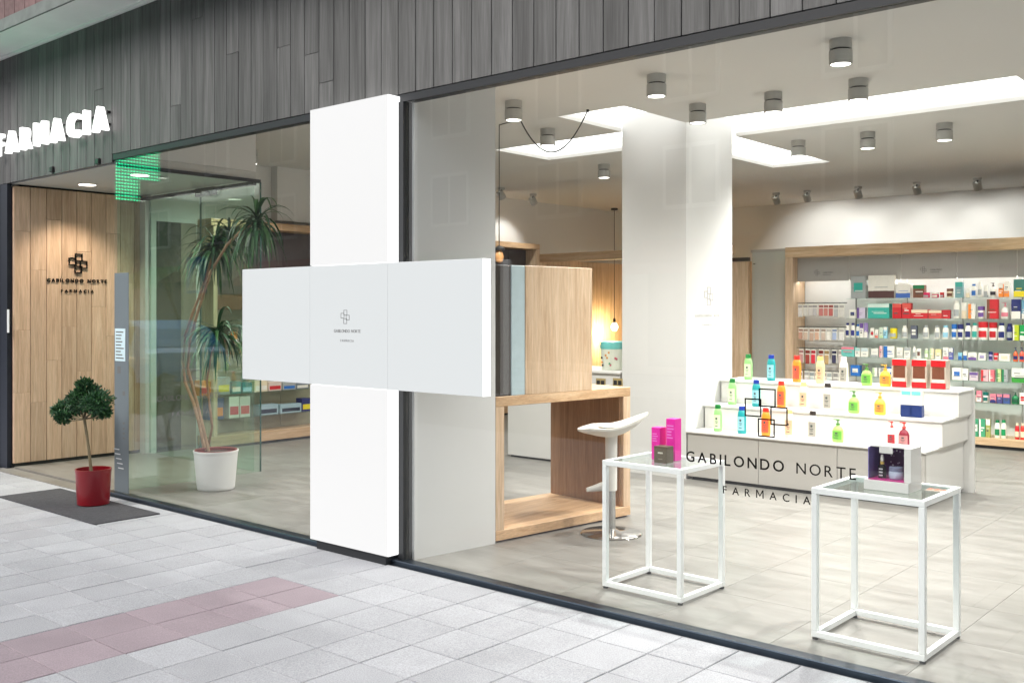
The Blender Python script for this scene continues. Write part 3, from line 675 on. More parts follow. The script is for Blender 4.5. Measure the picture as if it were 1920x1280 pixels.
bb(.135, .2545, .002, .44, BZ1+.001, 1.80).build('arm_reflection_strip', cmat(srgb(180, 198, 203)), cab)  # pale strip coloured as the lit arm end mirrored in the window
bb(-.01, .1345, .006, .43, BZ1+.001, 1.80).build('gap_reflection_strip', cmat(srgb(42, 34, 25)), cab)  # dark strip coloured as the shaded gap behind the arm, mirrored in the window
# white sales counter behind
sc_ = thing('sales_counter', (-5.7, 3.9, ZF), 'white sales counter behind the oak portal', 'counter')
M().cbox(-6.75, -5.36, 3.63, 4.25, ZF+.02, .915, .004).build('body', 'white_lacquer', sc_); M().cbox(-6.77, -5.345, 3.61, 4.27, .916, .94, .003).build('worktop', 'white_lacquer', sc_)
M().box(-6.72, -5.38, 3.65, 4.2, ZF, ZF+.02).build('plinth', 'black', sc_)
for px in (1128, 1160):
    q = gy(px, 717, 3.63); sk = M().cbox(q.x-.06, q.x+.05, 3.62, 3.629, q.z-.04, q.z+.04, .002).build('socket_plate', cmat((.35, .27, .12)), sc_)
    for d in (-.03, .02): M().box(q.x+d-.018, q.x+d+.018, 3.6165, 3.6195, q.z-.02, q.z+.02).build('socket', 'black', sk)
q = gy(1148, 698, 3.85)
tk = thing('display_tank', (q.x, 3.85, .94), 'clear tub with teal lid on the white sales counter', 'tub')
M().lathe([(.095, 0), (.1, .01), (.115, .19), (.115, .2)], (q.x, 3.85, .941), 20).build('tub', cmat(srgb(215, 220, 205)), tk)
M().lathe([(.118, .2), (.12, .215), (.115, .265), (.09, .275)], (q.x, 3.85, .941), 20).build('lid', cmat(srgb(110, 190, 185)), tk)
random.seed(3)
for k in range(10):
    a = random.uniform(-2.6, -.4); z = random.uniform(.03, .17); M().cbox(q.x+.112*math.cos(a)-.01, q.x+.112*math.cos(a)+.01, 3.85+.112*math.sin(a)-.006, 3.85+.112*math.sin(a)+.006, .941+z, .941+z+.02, .004).build('sweet', cmat(random.choice([(.5, .1, .15), (.1, .3, .15), (.05, .05, .05), (.6, .3, .1)])), tk)
q = gy(1098, 690, 3.75); t = thing('small_bottle', (q.x, 3.75, .94), 'little white bottle half hidden behind the oak cabinet', 'bottle')
M().lathe([(.03, 0), (.03, .1), (.012, .12)], (q.x, 3.75, .941), 14).build('body', 'white_lacquer', t); M().cyl((q.x, 3.75, 1.061), .014, .04, 12).build('cap', 'steel', t)
# oak booth at the back left, pendant bulb
bo = thing('oak_booth', (-8.4, 8.6, ZF), 'oak lined booth at the back left with a header beam', 'booth')
M().cbox(-9.5, -6.32, 7.47, 7.6, 2.235, 2.355, .003).build('header_beam', 'oak_x', bo)
y = 7.62
while y < 10.4:
    M().cbox(-9.718, -9.695, y+.001, y+.299, ZF, 2.3, .002).build('lining_board', 'oak_z', bo); y += .3
x = -9.69
while x < -7.2:
    M().cbox(x+.001, x+.299, 10.46, 10.485, ZF, 2.3, .002).build('lining_board', 'oak_z', bo); x += .3
x = -6.98
while x < -6.1:
    M().cbox(x+.001, min(x+.299, -6.08), 7.52, 7.56, ZF, 2.14, .002).build('partition_board', 'oak_z', bo); x += .3
M().box(-6.98, -6.08, 7.51, 7.57, 2.143, 2.19).build('painted_gap_shade', cmat((.06, .05, .04)), bo)  # dark strip painted as the shade at the partition's open top
def pendant(x, y, zb, label, bulb=.06, watt=22):
    t = thing('pendant_lamp', (x, y, ZC), label, 'lamp')
    M().lathe([(.05, -.03), (.055, -.028), (.055, 0)], (x, y, ZC), 18).build('ceiling_rose', 'black', t)
    M().cyl((x, y, zb+.12), .005, ZC-.03-zb-.12, 8).build('cable', 'black', t)
    M().lathe([(.022, .05), (.022, .11), (.012, .125)], (x, y, zb), 14).build('socket', 'black', t)
    M().lathe([(.005, -bulb*1.3), (bulb*.6, -bulb*1.15), (bulb, -bulb*.4), (bulb*.95, .0), (bulb*.5, .045), (.016, .055)], (x, y, zb), 16).build('bulb', 'bulb_glow', t)
    l = bpy.data.lights.new('bulb_light', 'POINT'); l.energy = watt; l.color = (1, .72, .38); l.shadow_soft_size = .06; o = bpy.data.objects.new('bulb_light', l); COL.objects.link(o); o.location = (x, y, zb-.12)
q = gy(1152, 611, 9.26); pendant(q.x, 9.26, q.z, 'pendant with a warm glowing bulb in the oak booth')
# cable pendant near the pier with its drooping feed
q = gy(936, 465, 2.57)
pd = thing('cable_pendant', (q.x, 2.57, ZC), 'thin black cable pendant by the pier with a drooping feed cable', 'lamp')
M().cyl((q.x, 2.57, q.z), .004, ZC-q.z-.01, 8).build('drop_cable', 'black', pd)
M().lathe([(.05, -.02), (.05, 0), (.012, .02)], (q.x, 2.57, q.z), 16).build('cap', 'black', pd)
M().lathe([(.006, -.13), (.03, -.12), (.042, -.08), (.03, -.035), (.02, -.02)], (q.x, 2.57, q.z), 14).build('bulb', cmat(srgb(190, 140, 90)), pd)
h1 = gz(1102, 207, ZC-.005); h2 = gz(975, 224, ZC-.005); pts = []
for k in range(21):
    s_ = k/20; p = h1.lerp(h2, s_); p.z -= .315*4*s_*(1-s_); pts.append(p)
M().tube(pts, .006, 6).build('feed_cable', 'black', pd)
M().tube([h2, Vector((q.x, 2.57, ZC-.012))], .004, 6).build('feed_tail', 'black', pd)
for h in (h1, h2): M().cyl((h.x, h.y, ZC-.02), .012, .02, 10).build('ceiling_hook', 'black', pd)
# frosted door between booth and shelves
fd = thing('frosted_door', (-5.82, 7.5, ZF), 'frosted glass sliding door left of the shelf wall', 'door')
M().box(-6.07, -5.57, 7.60, 7.612, ZF+.02, 2.25).build('pane', 'frosted', fd); M().box(-6.08, -5.56, 7.585, 7.63, 2.25, 2.285).build('track', 'grey_panel', fd)
for z in (2.1, .3): M().cyl((-6.03, 7.59, z), .015, .012, 10).build('hanger', 'steel', fd)
# ---- bar stool
sx_, sy_ = -3.875, 1.39
st = thing('bar_stool', (sx_, sy_, ZF), 'white moulded bar stool with chrome disc base at the oak counter', 'stool')
M().lathe([(.205, 0), (.207, .006), (.2, .012), (.06, .02), (.035, .035)], (sx_, sy_, ZF), 40).build('base', 'chrome', st)
M().cyl((sx_, sy_, ZF+.03), .028, .30, 20).build('gas_lift', 'steel', st)
M().lathe([(.036, 0), (.038, .01), (.04, .35), (.05, .40), (.09, .43)], (sx_, sy_, ZF+.29), 20).build('column', 'stool_white', st)
e1 = (RV*1.0).normalized(); e2 = FV.normalized()   # seat faces the counter (to the left in plan)
sv = M(); NU, NV = 18, 14; vs_ = []; fs2 = []
ex = Vector((.82, .57, 0)); ey = Vector((-.57, .82, 0))
for lay in (0, 1):
    for i in range(NU+1):
        for j in range(NV+1):
            u = i/NU*2-1; v = j/NV*2-1
            uu = u*math.sqrt(1-v*v/2); vv = v*math.sqrt(1-u*u/2)
            z = .705+.012*(uu*uu+vv*vv)+(.0 if uu < -.1 else .095*((uu+.1)/1.1)**1.4)+(-.012 if uu < -.6 else 0)*(-uu-.6)*4
            th = .036*(1-.7*max(abs(u), abs(v))**3); z += .0 if lay else -th-.012*(1-uu*uu)*(1-vv*vv)*2
            p = Vector((sx_, sy_, 0))+ex*(uu*.235+.01)+ey*(vv*.195); vs_.append((p.x, p.y, z+ZF))
for lay in (0, 1):
    o = lay*(NU+1)*(NV+1)
    for i in range(NU):
        for j in range(NV):
            a = o+i*(NV+1)+j; qd = (a, a+1, a+NV+2, a+NV+1); fs2.append(qd if lay == 0 else qd[::-1])
o1 = (NU+1)*(NV+1)
per = [(i, 0) for i in range(NU)]+[(NU, j) for j in range(NV)]+[(i, NV) for i in range(NU, 0, -1)]+[(0, j) for j in range(NV, 0, -1)]
for k in range(len(per)):
    a = per[k][0]*(NV+1)+per[k][1]; b = per[(k+1)%len(per)][0]*(NV+1)+per[(k+1)%len(per)][1]; fs2.append((a, b, b+o1, a+o1))
sv.add(vs_, fs2, True).build('seat', 'stool_white', st)
fp = Vector((sx_, sy_, 0))
M().tube([fp+Vector((0, 0, .345)), fp-ex*.06+Vector((0, 0, .335)), fp-ex*.12+ey*.02+Vector((0, 0, .315)), fp-ex*.165+Vector((0, 0, .31))], [.03, .03, .022, .014], 10).build('footrest', 'stool_white', st)
# ---- white wire tables
def table(corners, ht, label):
    P = [Vector(c) for c in corners]; c0 = sum(P, Vector((0, 0)))/4; t = thing('display_table', (c0.x, c0.y, ZF), label, 'table', 'white frame display tables')
    U2 = (P[1]-P[0]); lx_ = U2.length; U2.normalize(); V2 = Vector((-U2.y, U2.x)); ly_ = (P[3]-P[0]).length; r_ = .0135
    xf = lambda p: ((P[0]+U2*p.x+V2*p.y).x, (P[0]+U2*p.x+V2*p.y).y, p.z)
    z0 = ZF+.012; z1 = ht
    for x in (0, lx_):
        for y in (0, ly_):
            M().cbox(x-r_, x+r_, y-r_, y+r_, z0+2*r_+.0005, z1-2*r_-.0005, .002).xf(xf).build('leg', 'white_metal', t); M().lathe([(.013, 0), (.013, .008), (.008, .0115)], (x, y, ZF), 12).xf(xf).build('foot', 'rubber', t)
    for z in (z0, z1-2*r_):
        for y in (0, ly_): M().cbox(-r_, lx_+r_, y-r_, y+r_, z, z+2*r_, .002).xf(xf).build('rail', 'white_metal', t)
        for x in (0, lx_): M().cbox(x-r_+.0008, x+r_-.0008, r_+.0005, ly_-r_-.0005, z+.0006, z+2*r_-.0006, .002).xf(xf).build('rail', 'white_metal', t)
    M().box(r_+.001, lx_-r_-.001, r_+.001, ly_-r_-.001, z1-.012, z1-.003).xf(xf).build('glass_top', 'table_glass', t)
    return xf, lx_, ly_
T1, l1, w1 = table([(-3.14, .297), (-2.672, .288), (-2.612, .70), (-3.078, .70)], .705, 'left white frame table with pink and brown cartons on its glass top')
T2, l2, w2 = table([(-1.932, .232), (-1.456, .227), (-1.424, .665), (-1.897, .668)], .705, 'right white frame table carrying the purple gift display')
def carton(xf, x0, x1, y0, y1, z0, z1, mat, label, cat='box', extra=()):
    t = thing('carton', xf(Vector(((x0+x1)/2, (y0+y1)/2, z0))), label, cat)
    M().cbox(x0, x1, y0, y1, z0, z1, .0015).xf(xf).build('box_body', mat, t)
    for (n_, a, m_) in extra: M().box(*a).xf(xf).build(n_, m_, t)
pk = cmat(srgb(232, 40, 165)); pk2 = cmat(srgb(240, 130, 215))
zt = .703
def lines(x0, x1, y, z0, z1, n, m_): return [('print_line', (x0, x1-random.uniform(0, .4)*(x1-x0), y-.0008, y-.0002, z0+k*(z1-z0)/n, z0+(k+.45)*(z1-z0)/n), m_) for k in range(n)]
carton(T1, .165, .22, .19, .25, zt, zt+.175, pk, 'shorter magenta carton on the left white table', extra=lines(.172, .212, .19, zt+.10, zt+.15, 4, pk2))
carton(T1, .245, .30, .21, .275, zt, zt+.225, pk, 'tall magenta carton on the left white table', extra=lines(.252, .295, .21, zt+.12, zt+.2, 5, pk2))
carton(T1, .235, .315, .11, .175, zt, zt+.088, cmat(srgb(88, 76, 58)), 'small brown cube carton in front of the magenta cartons', extra=[('print_line', (.26, .29, .1092, .1098, zt+.05, zt+.058), cmat(srgb(200, 195, 180))), ('print_line', (.262, .288, .1092, .1098, zt+.02, zt+.024), cmat(srgb(140, 130, 110)))])
# purple gift display
gd = thing('gift_display', T2(Vector((.2, .2, zt))), 'white tray display with purple backdrop holding a dropper bottle and jar', 'display box')
pu = cmat(srgb(120, 110, 165)); pu2 = cmat(srgb(95, 60, 105)); mg = cmat(srgb(190, 40, 130))
gx0, gx1, gy0, gy1 = .19, .355, .13, .26
M().cbox(gx0-.015, gx1+.02, gy0-.012, gy1+.02, zt, zt+.045, .002).xf(T2).build('tray', 'white_lacquer', gd)
M().box(gx0, gx1, gy0, gy1, zt+.0455, zt+.049).xf(T2).build('magenta_floor', mg, gd)
M().box(gx0, gx1, gy1-.006, gy1-.003, zt+.05, zt+.19).xf(T2).build('backdrop', pu2, gd)
M().box(gx0, gx0+.004, gy0, gy1-.007, zt+.05, zt+.19).xf(T2).build('side_panel', pu, gd)
M().box(gx1-.004, gx1+.025, gy0+.0, gy1, zt+.046, zt+.195).xf(T2).build('white_side', 'white_lacquer', gd)
M().box(gx0, gx1-.005, gy0+.02, gy1, zt+.191, zt+.197).xf(T2).build('top_panel', 'white_lacquer', gd)
M().box(gx0+.045, gx0+.105, gy0+.015, gy0+.018, zt+.165, zt+.196).xf(T2).build('white_tag', 'white_lacquer', gd)
random.seed(9)
for k in range(16):
    a, b = random.uniform(.05, .14), random.uniform(.075, .17); M().box(gx0+a, gx0+a+.006, gy1-.0075, gy1-.0065, zt+b, zt+b+.006).xf(T2).build('print_dot', cmat(random.choice([srgb(200, 180, 210), srgb(160, 120, 170), srgb(230, 220, 235)])), gd)
db_ = thing('dropper_bottle', T2(Vector((gx0+.045, gy0+.05, zt+.05))), 'black dropper bottle with pale tip inside the purple gift display', 'bottle')
M().lathe([(.016, 0), (.017, .004), (.017, .052), (.009, .06)], (gx0+.045, gy0+.05, zt+.05), 16).xf(T2).build('body', 'black', db_); M().cyl((gx0+.045, gy0+.05, zt+.111), .009, .012, 12).xf(T2).build('collar', cmat(srgb(190, 160, 90)), db_); M().lathe([(.006, 0), (.008, .01), (.004, .03)], (gx0+.045, gy0+.05, zt+.1235), 12).xf(T2).build('bulb_tip', 'white_lacquer', db_)
for k in (0, 1, 2): M().box(gx0+.036, gx0+.054, gy0+.032, gy0+.0328, zt+.06+k*.014, zt+.066+k*.014).xf(T2).build('print_line', cmat(srgb(180, 180, 185)), db_)
jr = thing('cosmetic_jar', T2(Vector((gx0+.105, gy0+.055, zt+.05))), 'pale glass cream jar inside the purple gift display', 'jar')
M().lathe([(.028, 0), (.031, .004), (.031, .03), (.028, .034)], (gx0+.105, gy0+.055, zt+.05), 20).xf(T2).build('jar', cmat(srgb(165, 175, 195), .15), jr); M().lathe([(.029, 0), (.029, .018), (.026, .02)], (gx0+.105, gy0+.055, zt+.085), 20).xf(T2).build('lid', cmat(srgb(120, 125, 150), .2), jr)
for k in range(3):
    x = .39+.03*k; sw = thing('reflection_card', T2(Vector((x, .3, zt))), ['left', 'middle', 'right'][k]+' small orange patch painted as a reflection in the glass of the right white table', 'card', 'painted orange reflections'); M().cbox(x, x+.026, .27, .33, zt-.001, zt+.001, .0004).xf(T2).build('card', cmat(srgb(190, 175, 160)), sw); M().box(x+.003, x+.023, .29, .327, zt+.0012, zt+.0018).xf(T2).build('colour_field', cmat(srgb(200, 100, 60)), sw)  # flat orange patches stand in for a product's reflection in the glass
#GOODS
# ================================================================== STEPPED DISPLAY AND GOODS
sd_ = thing('stepped_display', (-3.62, 4.0, ZF), 'white three-tier stepped display unit full of bottles', 'display unit')
DX0, DX1 = -4.63, -2.58; TY = (3.62, 3.92, 4.22, 4.56); TZ = (.452, .662, .872)
for k in range(3):
    xl = DX0; xr = DX1+(.0, .03, .06)[k]
    M().cbox(xl-.01, xr+.01, TY[k]-.015, TY[3], TZ[k]-.022, TZ[k], .006).build('tier_top', 'white_lacquer', sd_)
    z0 = ZF+.03 if k == 0 else TZ[k-1]+.0005
    if k == 0:
        wd = (DX1-DX0)/3
        for i in range(3): M().cbox(DX0+i*wd+.002, DX0+(i+1)*wd-.002, TY[0]+.0, TY[0]+.03, z0, TZ[0]-.023, .002).build('front_panel', 'grey_panel', sd_)
        M().box(DX0+.004, DX1-.004, TY[0]+.031, TY[3]-.002, ZF+.03, TZ[0]-.0225).build('carcass', 'white_lacquer', sd_)
        M().box(DX0+.03, DX1-.03, TY[0]+.03, TY[3]-.03, ZF, ZF+.03).build('plinth', 'black', sd_)
    else: M().box(xl+.002, xr-.002, TY[k]+.002, TY[3]-.003-.001*k, z0, TZ[k]-.0225).build('riser', 'white_lacquer', sd_)
M().box(DX0-.012, DX1+.075, TY[3]+.001, TY[3]+.03, ZF, TZ[2]+.006).build('back_board', 'white_lacquer', sd_)
def bottle(p, h, wd, body, cap, label, group, kind='bottle', dp=.62, lab=None, name='shampoo_bottle', cat='bottle', labs=(.12, .62)):
    """lathe bottle, oval in plan; kinds: bottle, pump, tube, jar"""
    t = thing(name, p, label, cat, group); x, y, z = p; r = wd/2
    if kind == 'bottle':
        M().lathe([(r*.9, 0), (r, h*.02), (r, h*.62), (r*.92, h*.74), (r*.66, h*.845), (r*.6, h*.85)], (x, y, z), 16, 1, dp).build('body', body, t)
        M().lathe([(r*.66, 0), (r*.68, h*.01), (r*.66, h*.14), (r*.55, h*.15)], (x, y, z+h*.851), 16, 1, dp*1.1).build('cap', cap, t)
    elif kind == 'pump':
        M().lathe([(r*.9, 0), (r, h*.03), (r*.96, h*.5), (r*.7, h*.63), (r*.3, h*.7), (r*.28, h*.74)], (x, y, z), 16, 1, dp).build('body', body, t)
        pp = M().lathe([(r*.33, 0), (r*.33, h*.06), (r*.12, h*.08), (r*.12, h*.17), (r*.3, h*.19), (r*.3, h*.24)], (x, y, z+h*.745), 12).build('pump', cap, t)
        M().cbox(x-r*.75, x+r*.1, y-r*.16, y+r*.16, z+h*.955, z+h*.985, .002).build('spout', cap, pp)
    elif kind == 'tube':
        M().lathe([(r*.95, 0), (r, h*.02), (r, h*.16)], (x, y, z), 14, 1, dp).build('cap', cap, t)
        M().lathe([(r*.95, 0), (r, h*.02), (r*.98, h*.5), (r*1.0, h*.83)], (x, y, z+h*.161), 14, 1, dp).build('body', body, t)
    elif kind == 'jar':
        M().lathe([(r*.92, 0), (r, h*.06), (r, h*.62), (r*.9, h*.68)], (x, y, z), 16).build('body', body, t); M().lathe([(r*.98, 0), (r, h*.03), (r*.98, h*.3), (r*.9, h*.315)], (x, y, z+h*.681), 16).build('cap', cap, t)
    if lab:
        rl = r*(1.012 if kind != 'pump' else 1.02); n = 9; vs_ = []; d2 = dp if kind != 'jar' else 1
        for zz in (z+h*labs[0], z+h*labs[1]*(.78 if kind == 'pump' else 1)):
            for i in range(n):
                a = math.pi*(1.22+.56*i/(n-1)); vs_.append((x+rl*math.cos(a), y+rl*d2*math.sin(a)-.0006, zz))
        lb_ = M().add(vs_, [(i, i+1, n+i+1, n+i) for i in range(n-1)]).build('label_print', lab, t)
        if group == GR:
            for (za, zb, a0, a1) in ((.44, .52, 1.42, 1.56), (.36, .385, 1.38, 1.62), (.31, .33, 1.42, 1.58), (.2, .225, 1.36, 1.6)):
                if kind == 'pump': za *= .8; zb *= .8
                v2 = []
                for zz in (z+h*za, z+h*zb):
                    for i in range(4):
                        a = math.pi*(a0+(a1-a0)*i/3); v2.append((x+rl*1.01*math.cos(a), y+rl*1.01*d2*math.sin(a)-.0012, zz))
                M().add(v2, [(i, i+1, 4+i+1, 4+i) for i in range(3)]).build('print_mark', 'print_dark', lb_)
    return t
def pack(p, wd, h, dp, body, label, group, lab=None, lab2=None, name='carton', cat='carton', band=(.3, .75)):
    x, y, z = p; t = thing(name, p, label, cat, group)
    M().cbox(x-wd/2, x+wd/2, y-dp/2, y+dp/2, z, z+h, .002).build('box_body', body, t)
    f = y-dp/2
    sty = random.random(); e = .0018; XL, XR = x-wd/2+e, x+wd/2-e
    if lab:
        if sty < .35: a = (XL, XR, z+e, z+h*random.uniform(.22, .42))
        elif sty < .65: a = (XL, XR, z+h*random.uniform(.6, .75), z+h-e)
        elif sty < .82: a = (XL, x-wd*random.uniform(.05, .25), z+e, z+h-e)
        else: a = (x-wd*.3, x+wd*.3, z+h*.3, z+h*.7)
        M().box(a[0], a[1], f-.0010, f-.0002, a[2], a[3]).build('printed_field', lab, t)
    if lab2:
        for k in range(random.choice((2, 3))):
            zz = z+h*(.30+.16*k+random.uniform(-.03, .03)); M().box(x-wd*random.uniform(.22, .4), x+wd*random.uniform(.05, .38), f-.0018, f-.0011, zz, zz+h*random.choice((.03, .05, .08))).build('print_line', random.choice((lab2, 'print_dark', lab or lab2)), t)
    return t
c = lambda *a: cmat(srgb(*a))
GR = 'bottles on the stepped display'
TN = ('lowest', 'middle', 'top')
cols = [ # name, body, cap, label
 ('light green bottle with dark green cap', c(150, 215, 130), c(30, 130, 60), c(215, 235, 190), 'bottle'),
 ('teal bottle with blue cap', c(20, 160, 165), c(20, 60, 170), c(150, 210, 225), 'bottle'),
 ('orange bottle with red cap', c(250, 150, 40), c(235, 50, 35), c(240, 90, 60), 'bottle'),
 ('pale peach bottle', c(250, 220, 165), c(250, 215, 130), c(235, 185, 150), 'bottle'),
 ('white bottle with dark cap', c(235, 232, 222), c(60, 52, 48), c(170, 165, 155), 'bottle'),
 ('light green pump bottle', c(165, 220, 110), c(95, 150, 75), c(110, 180, 70), 'pump'),
 ('yellow pump bottle', c(245, 205, 70), c(235, 180, 60), c(235, 150, 60), 'pump')]
pos = [ [(1346, 806), (1391, 811), (1436, 817), (1480, 818), (1524, 822), (1571, 829), None],
        [(1373, 759), (1418, 763), (1465, 766), (1507, 769), (1552, 771), (1601, 776), (1650, 780)],
        [(1403, 710), (1446, 713), (1494, 715), (1538, 717), (1582, 719), (1625, 722), (1660, 724)] ]
for k in range(3):
    for j in range(7):
        if not pos[k][j]: continue
        yy = TY[k]+.1; q = gy(*pos[k][j], yy); nm, bo_, ca, la, kd = cols[j]
        if j == 4 and k == 2: ca = c(240, 235, 230); nm = 'white bottle with white cap'
        if j == 3 and k < 2: bo_ = c(238, 225, 205); nm = 'beige bottle'; ca = c(240, 215, 150)
        h = .235 if kd == 'bottle' else .185
        bottle((q.x, yy, TZ[k]+.0005), h, .08 if kd == 'bottle' else .095, bo_, ca, '%s on the %s tier of the stepped display' % (nm, TN[k]), GR, kd, .6, la)
# extra goods on the tiers
for i, px in enumerate((1690, 1727, 1763)):
    yy = TY[2]+.12; q = gy(px, 728, yy)
    t = thing('gift_carton', (q.x, yy, TZ[2]), ['left', 'middle', 'right'][i]+' red gift carton with brown window on the top tier', 'carton', 'red gift cartons'); x = q.x; z = TZ[2]+.0005
    m = M(); m.cbox(x-.062, x+.062, yy-.05, yy+.05, z, z+.235, .002); m.build('box_body', c(200, 185, 170), t)
    M().box(x-.058, x+.058, yy-.0525, yy-.0505, z+.003, z+.05).build('red_base', c(200, 30, 40), t); M().box(x-.058, x+.058, yy-.0525, yy-.0505, z+.18, z+.232).build('red_header', c(205, 25, 35), t)
    M().box(x-.048, x+.048, yy-.0525, yy-.0505, z+.08, z+.178).build('window', c(120, 70, 50), t); M().box(x-.05, x+.05, yy-.0525, yy-.0505, z+.05, z+.078).build('white_band', c(235, 215, 205), t)
for i, px in enumerate((1701, 1720)):
    yy = TY[1]+.1; q = gy(px, 783, yy)
    t = thing('lotion_pack', (q.x, yy, TZ[1]), ['left', 'right'][i]+' white and navy lotion pack on the middle tier', 'pack', 'white and navy lotion packs'); x = q.x; z = TZ[1]+.0005
    M().cbox(x-.044, x+.044, yy-.03, yy+.03, z, z+.095, .002).build('navy_base', c(25, 50, 110), t); M().cbox(x-.042, x+.042, yy-.028, yy+.028, z+.0955, z+.215, .002).build('white_top', c(235, 232, 220), t); M().box(x-.035, x+.035, yy-.0295, yy-.0285, z+.175, z+.205).build('teal_mark', c(120, 205, 205), t)
yy = TY[0]+.1
q = gy(1672, 838, yy); bottle((q.x, yy, TZ[0]+.0005), .2, .07, c(238, 235, 228), c(215, 60, 50), 'white pump bottle with red pump on the lowest tier', GR, 'pump', .6, c(180, 50, 60))
q = gy(1695, 840, yy); bottle((q.x, yy, TZ[0]+.0005), .2, .085, c(140, 35, 55), c(215, 60, 50), 'dark red pump bottle on the lowest tier', GR, 'pump', .6, c(190, 130, 130))
q = gy(1616, 833, yy); bottle((q.x, yy, TZ[0]+.0005), .17, .07, c(225, 222, 212), c(230, 228, 220), 'clear pale pump bottle on the lowest tier', GR, 'pump', .6)

# ================================================================== WALL SHELF UNIT (right, back wall)
sh = thing('wall_shelf', (-3.0, 7.6, ZF), 'oak framed wall shelving with glass shelves along the back wall', 'shelving')
SX0, SX1, SY0, SY1 = -5.555, .6, 7.47, 7.84
M().cbox(SX0, SX1, SY0, SY1, 2.165, 2.29, .003).build('head_beam', 'oak_x', sh)
M().cbox(SX0, SX0+.1, SY0, SY1, .135, 2.164, .003).build('side_post', 'oak_z', sh)
M().cbox(SX0, SX1, SY0, SY1, .055, .134, .003).build('base_board', 'oak_x', sh)
M().box(SX0+.02, SX1, SY0+.03, SY1, ZF, .054).build('plinth', 'black', sh)
divs = [SX0+.1, -4.798, -4.185, -3.567, -2.948, -2.33, -1.71, -1.09, -.47, .15]
for a, b in zip(divs[:-1], divs[1:]):
    M().cbox(a+.003, b-.003, SY0+.13, SY0+.15, 1.87, 2.163, .002).build('upper_panel', 'grey_panel', sh)
    M().box(a+.002, b-.002, SY1-.02, SY1-.005, .135, 2.16).build('back_panel', 'white_lacquer', sh)
    M().box(a-.004, a+.004, SY1-.03, SY1-.021, .135, 1.87).build('upright', 'steel', sh)
for a, nm in ((divs[0], 1), (divs[2], 2)):
    logo(sh, lambda u, v, w: (a+.22+u, SY0+.129-w, 1.94+v), .07, 'ink_grey', .0012); lettering(sh, 'GABILONDO', .018, .13, lambda u, v, w: (a+.33+u, SY0+.129-w, 1.965+v), .0012, 'ink_grey'); lettering(sh, 'FARMACIA', .014, .1, lambda u, v, w: (a+.33+u, SY0+.129-w, 1.94+v), .0012, 'ink_grey')
RZ = {'A': 1.655, 'B': 1.42, 'C': 1.19, 'D': .965, 'E': .74, 'F': .51}
for rn, z in RZ.items():
    for i, (a, b) in enumerate(zip(divs[1:-1], divs[2:])):
        M().box(a+.004, b-.004, SY0+.04, SY1-.032, z-.008, z).build('glass_shelf', 'shelf_glass', sh)
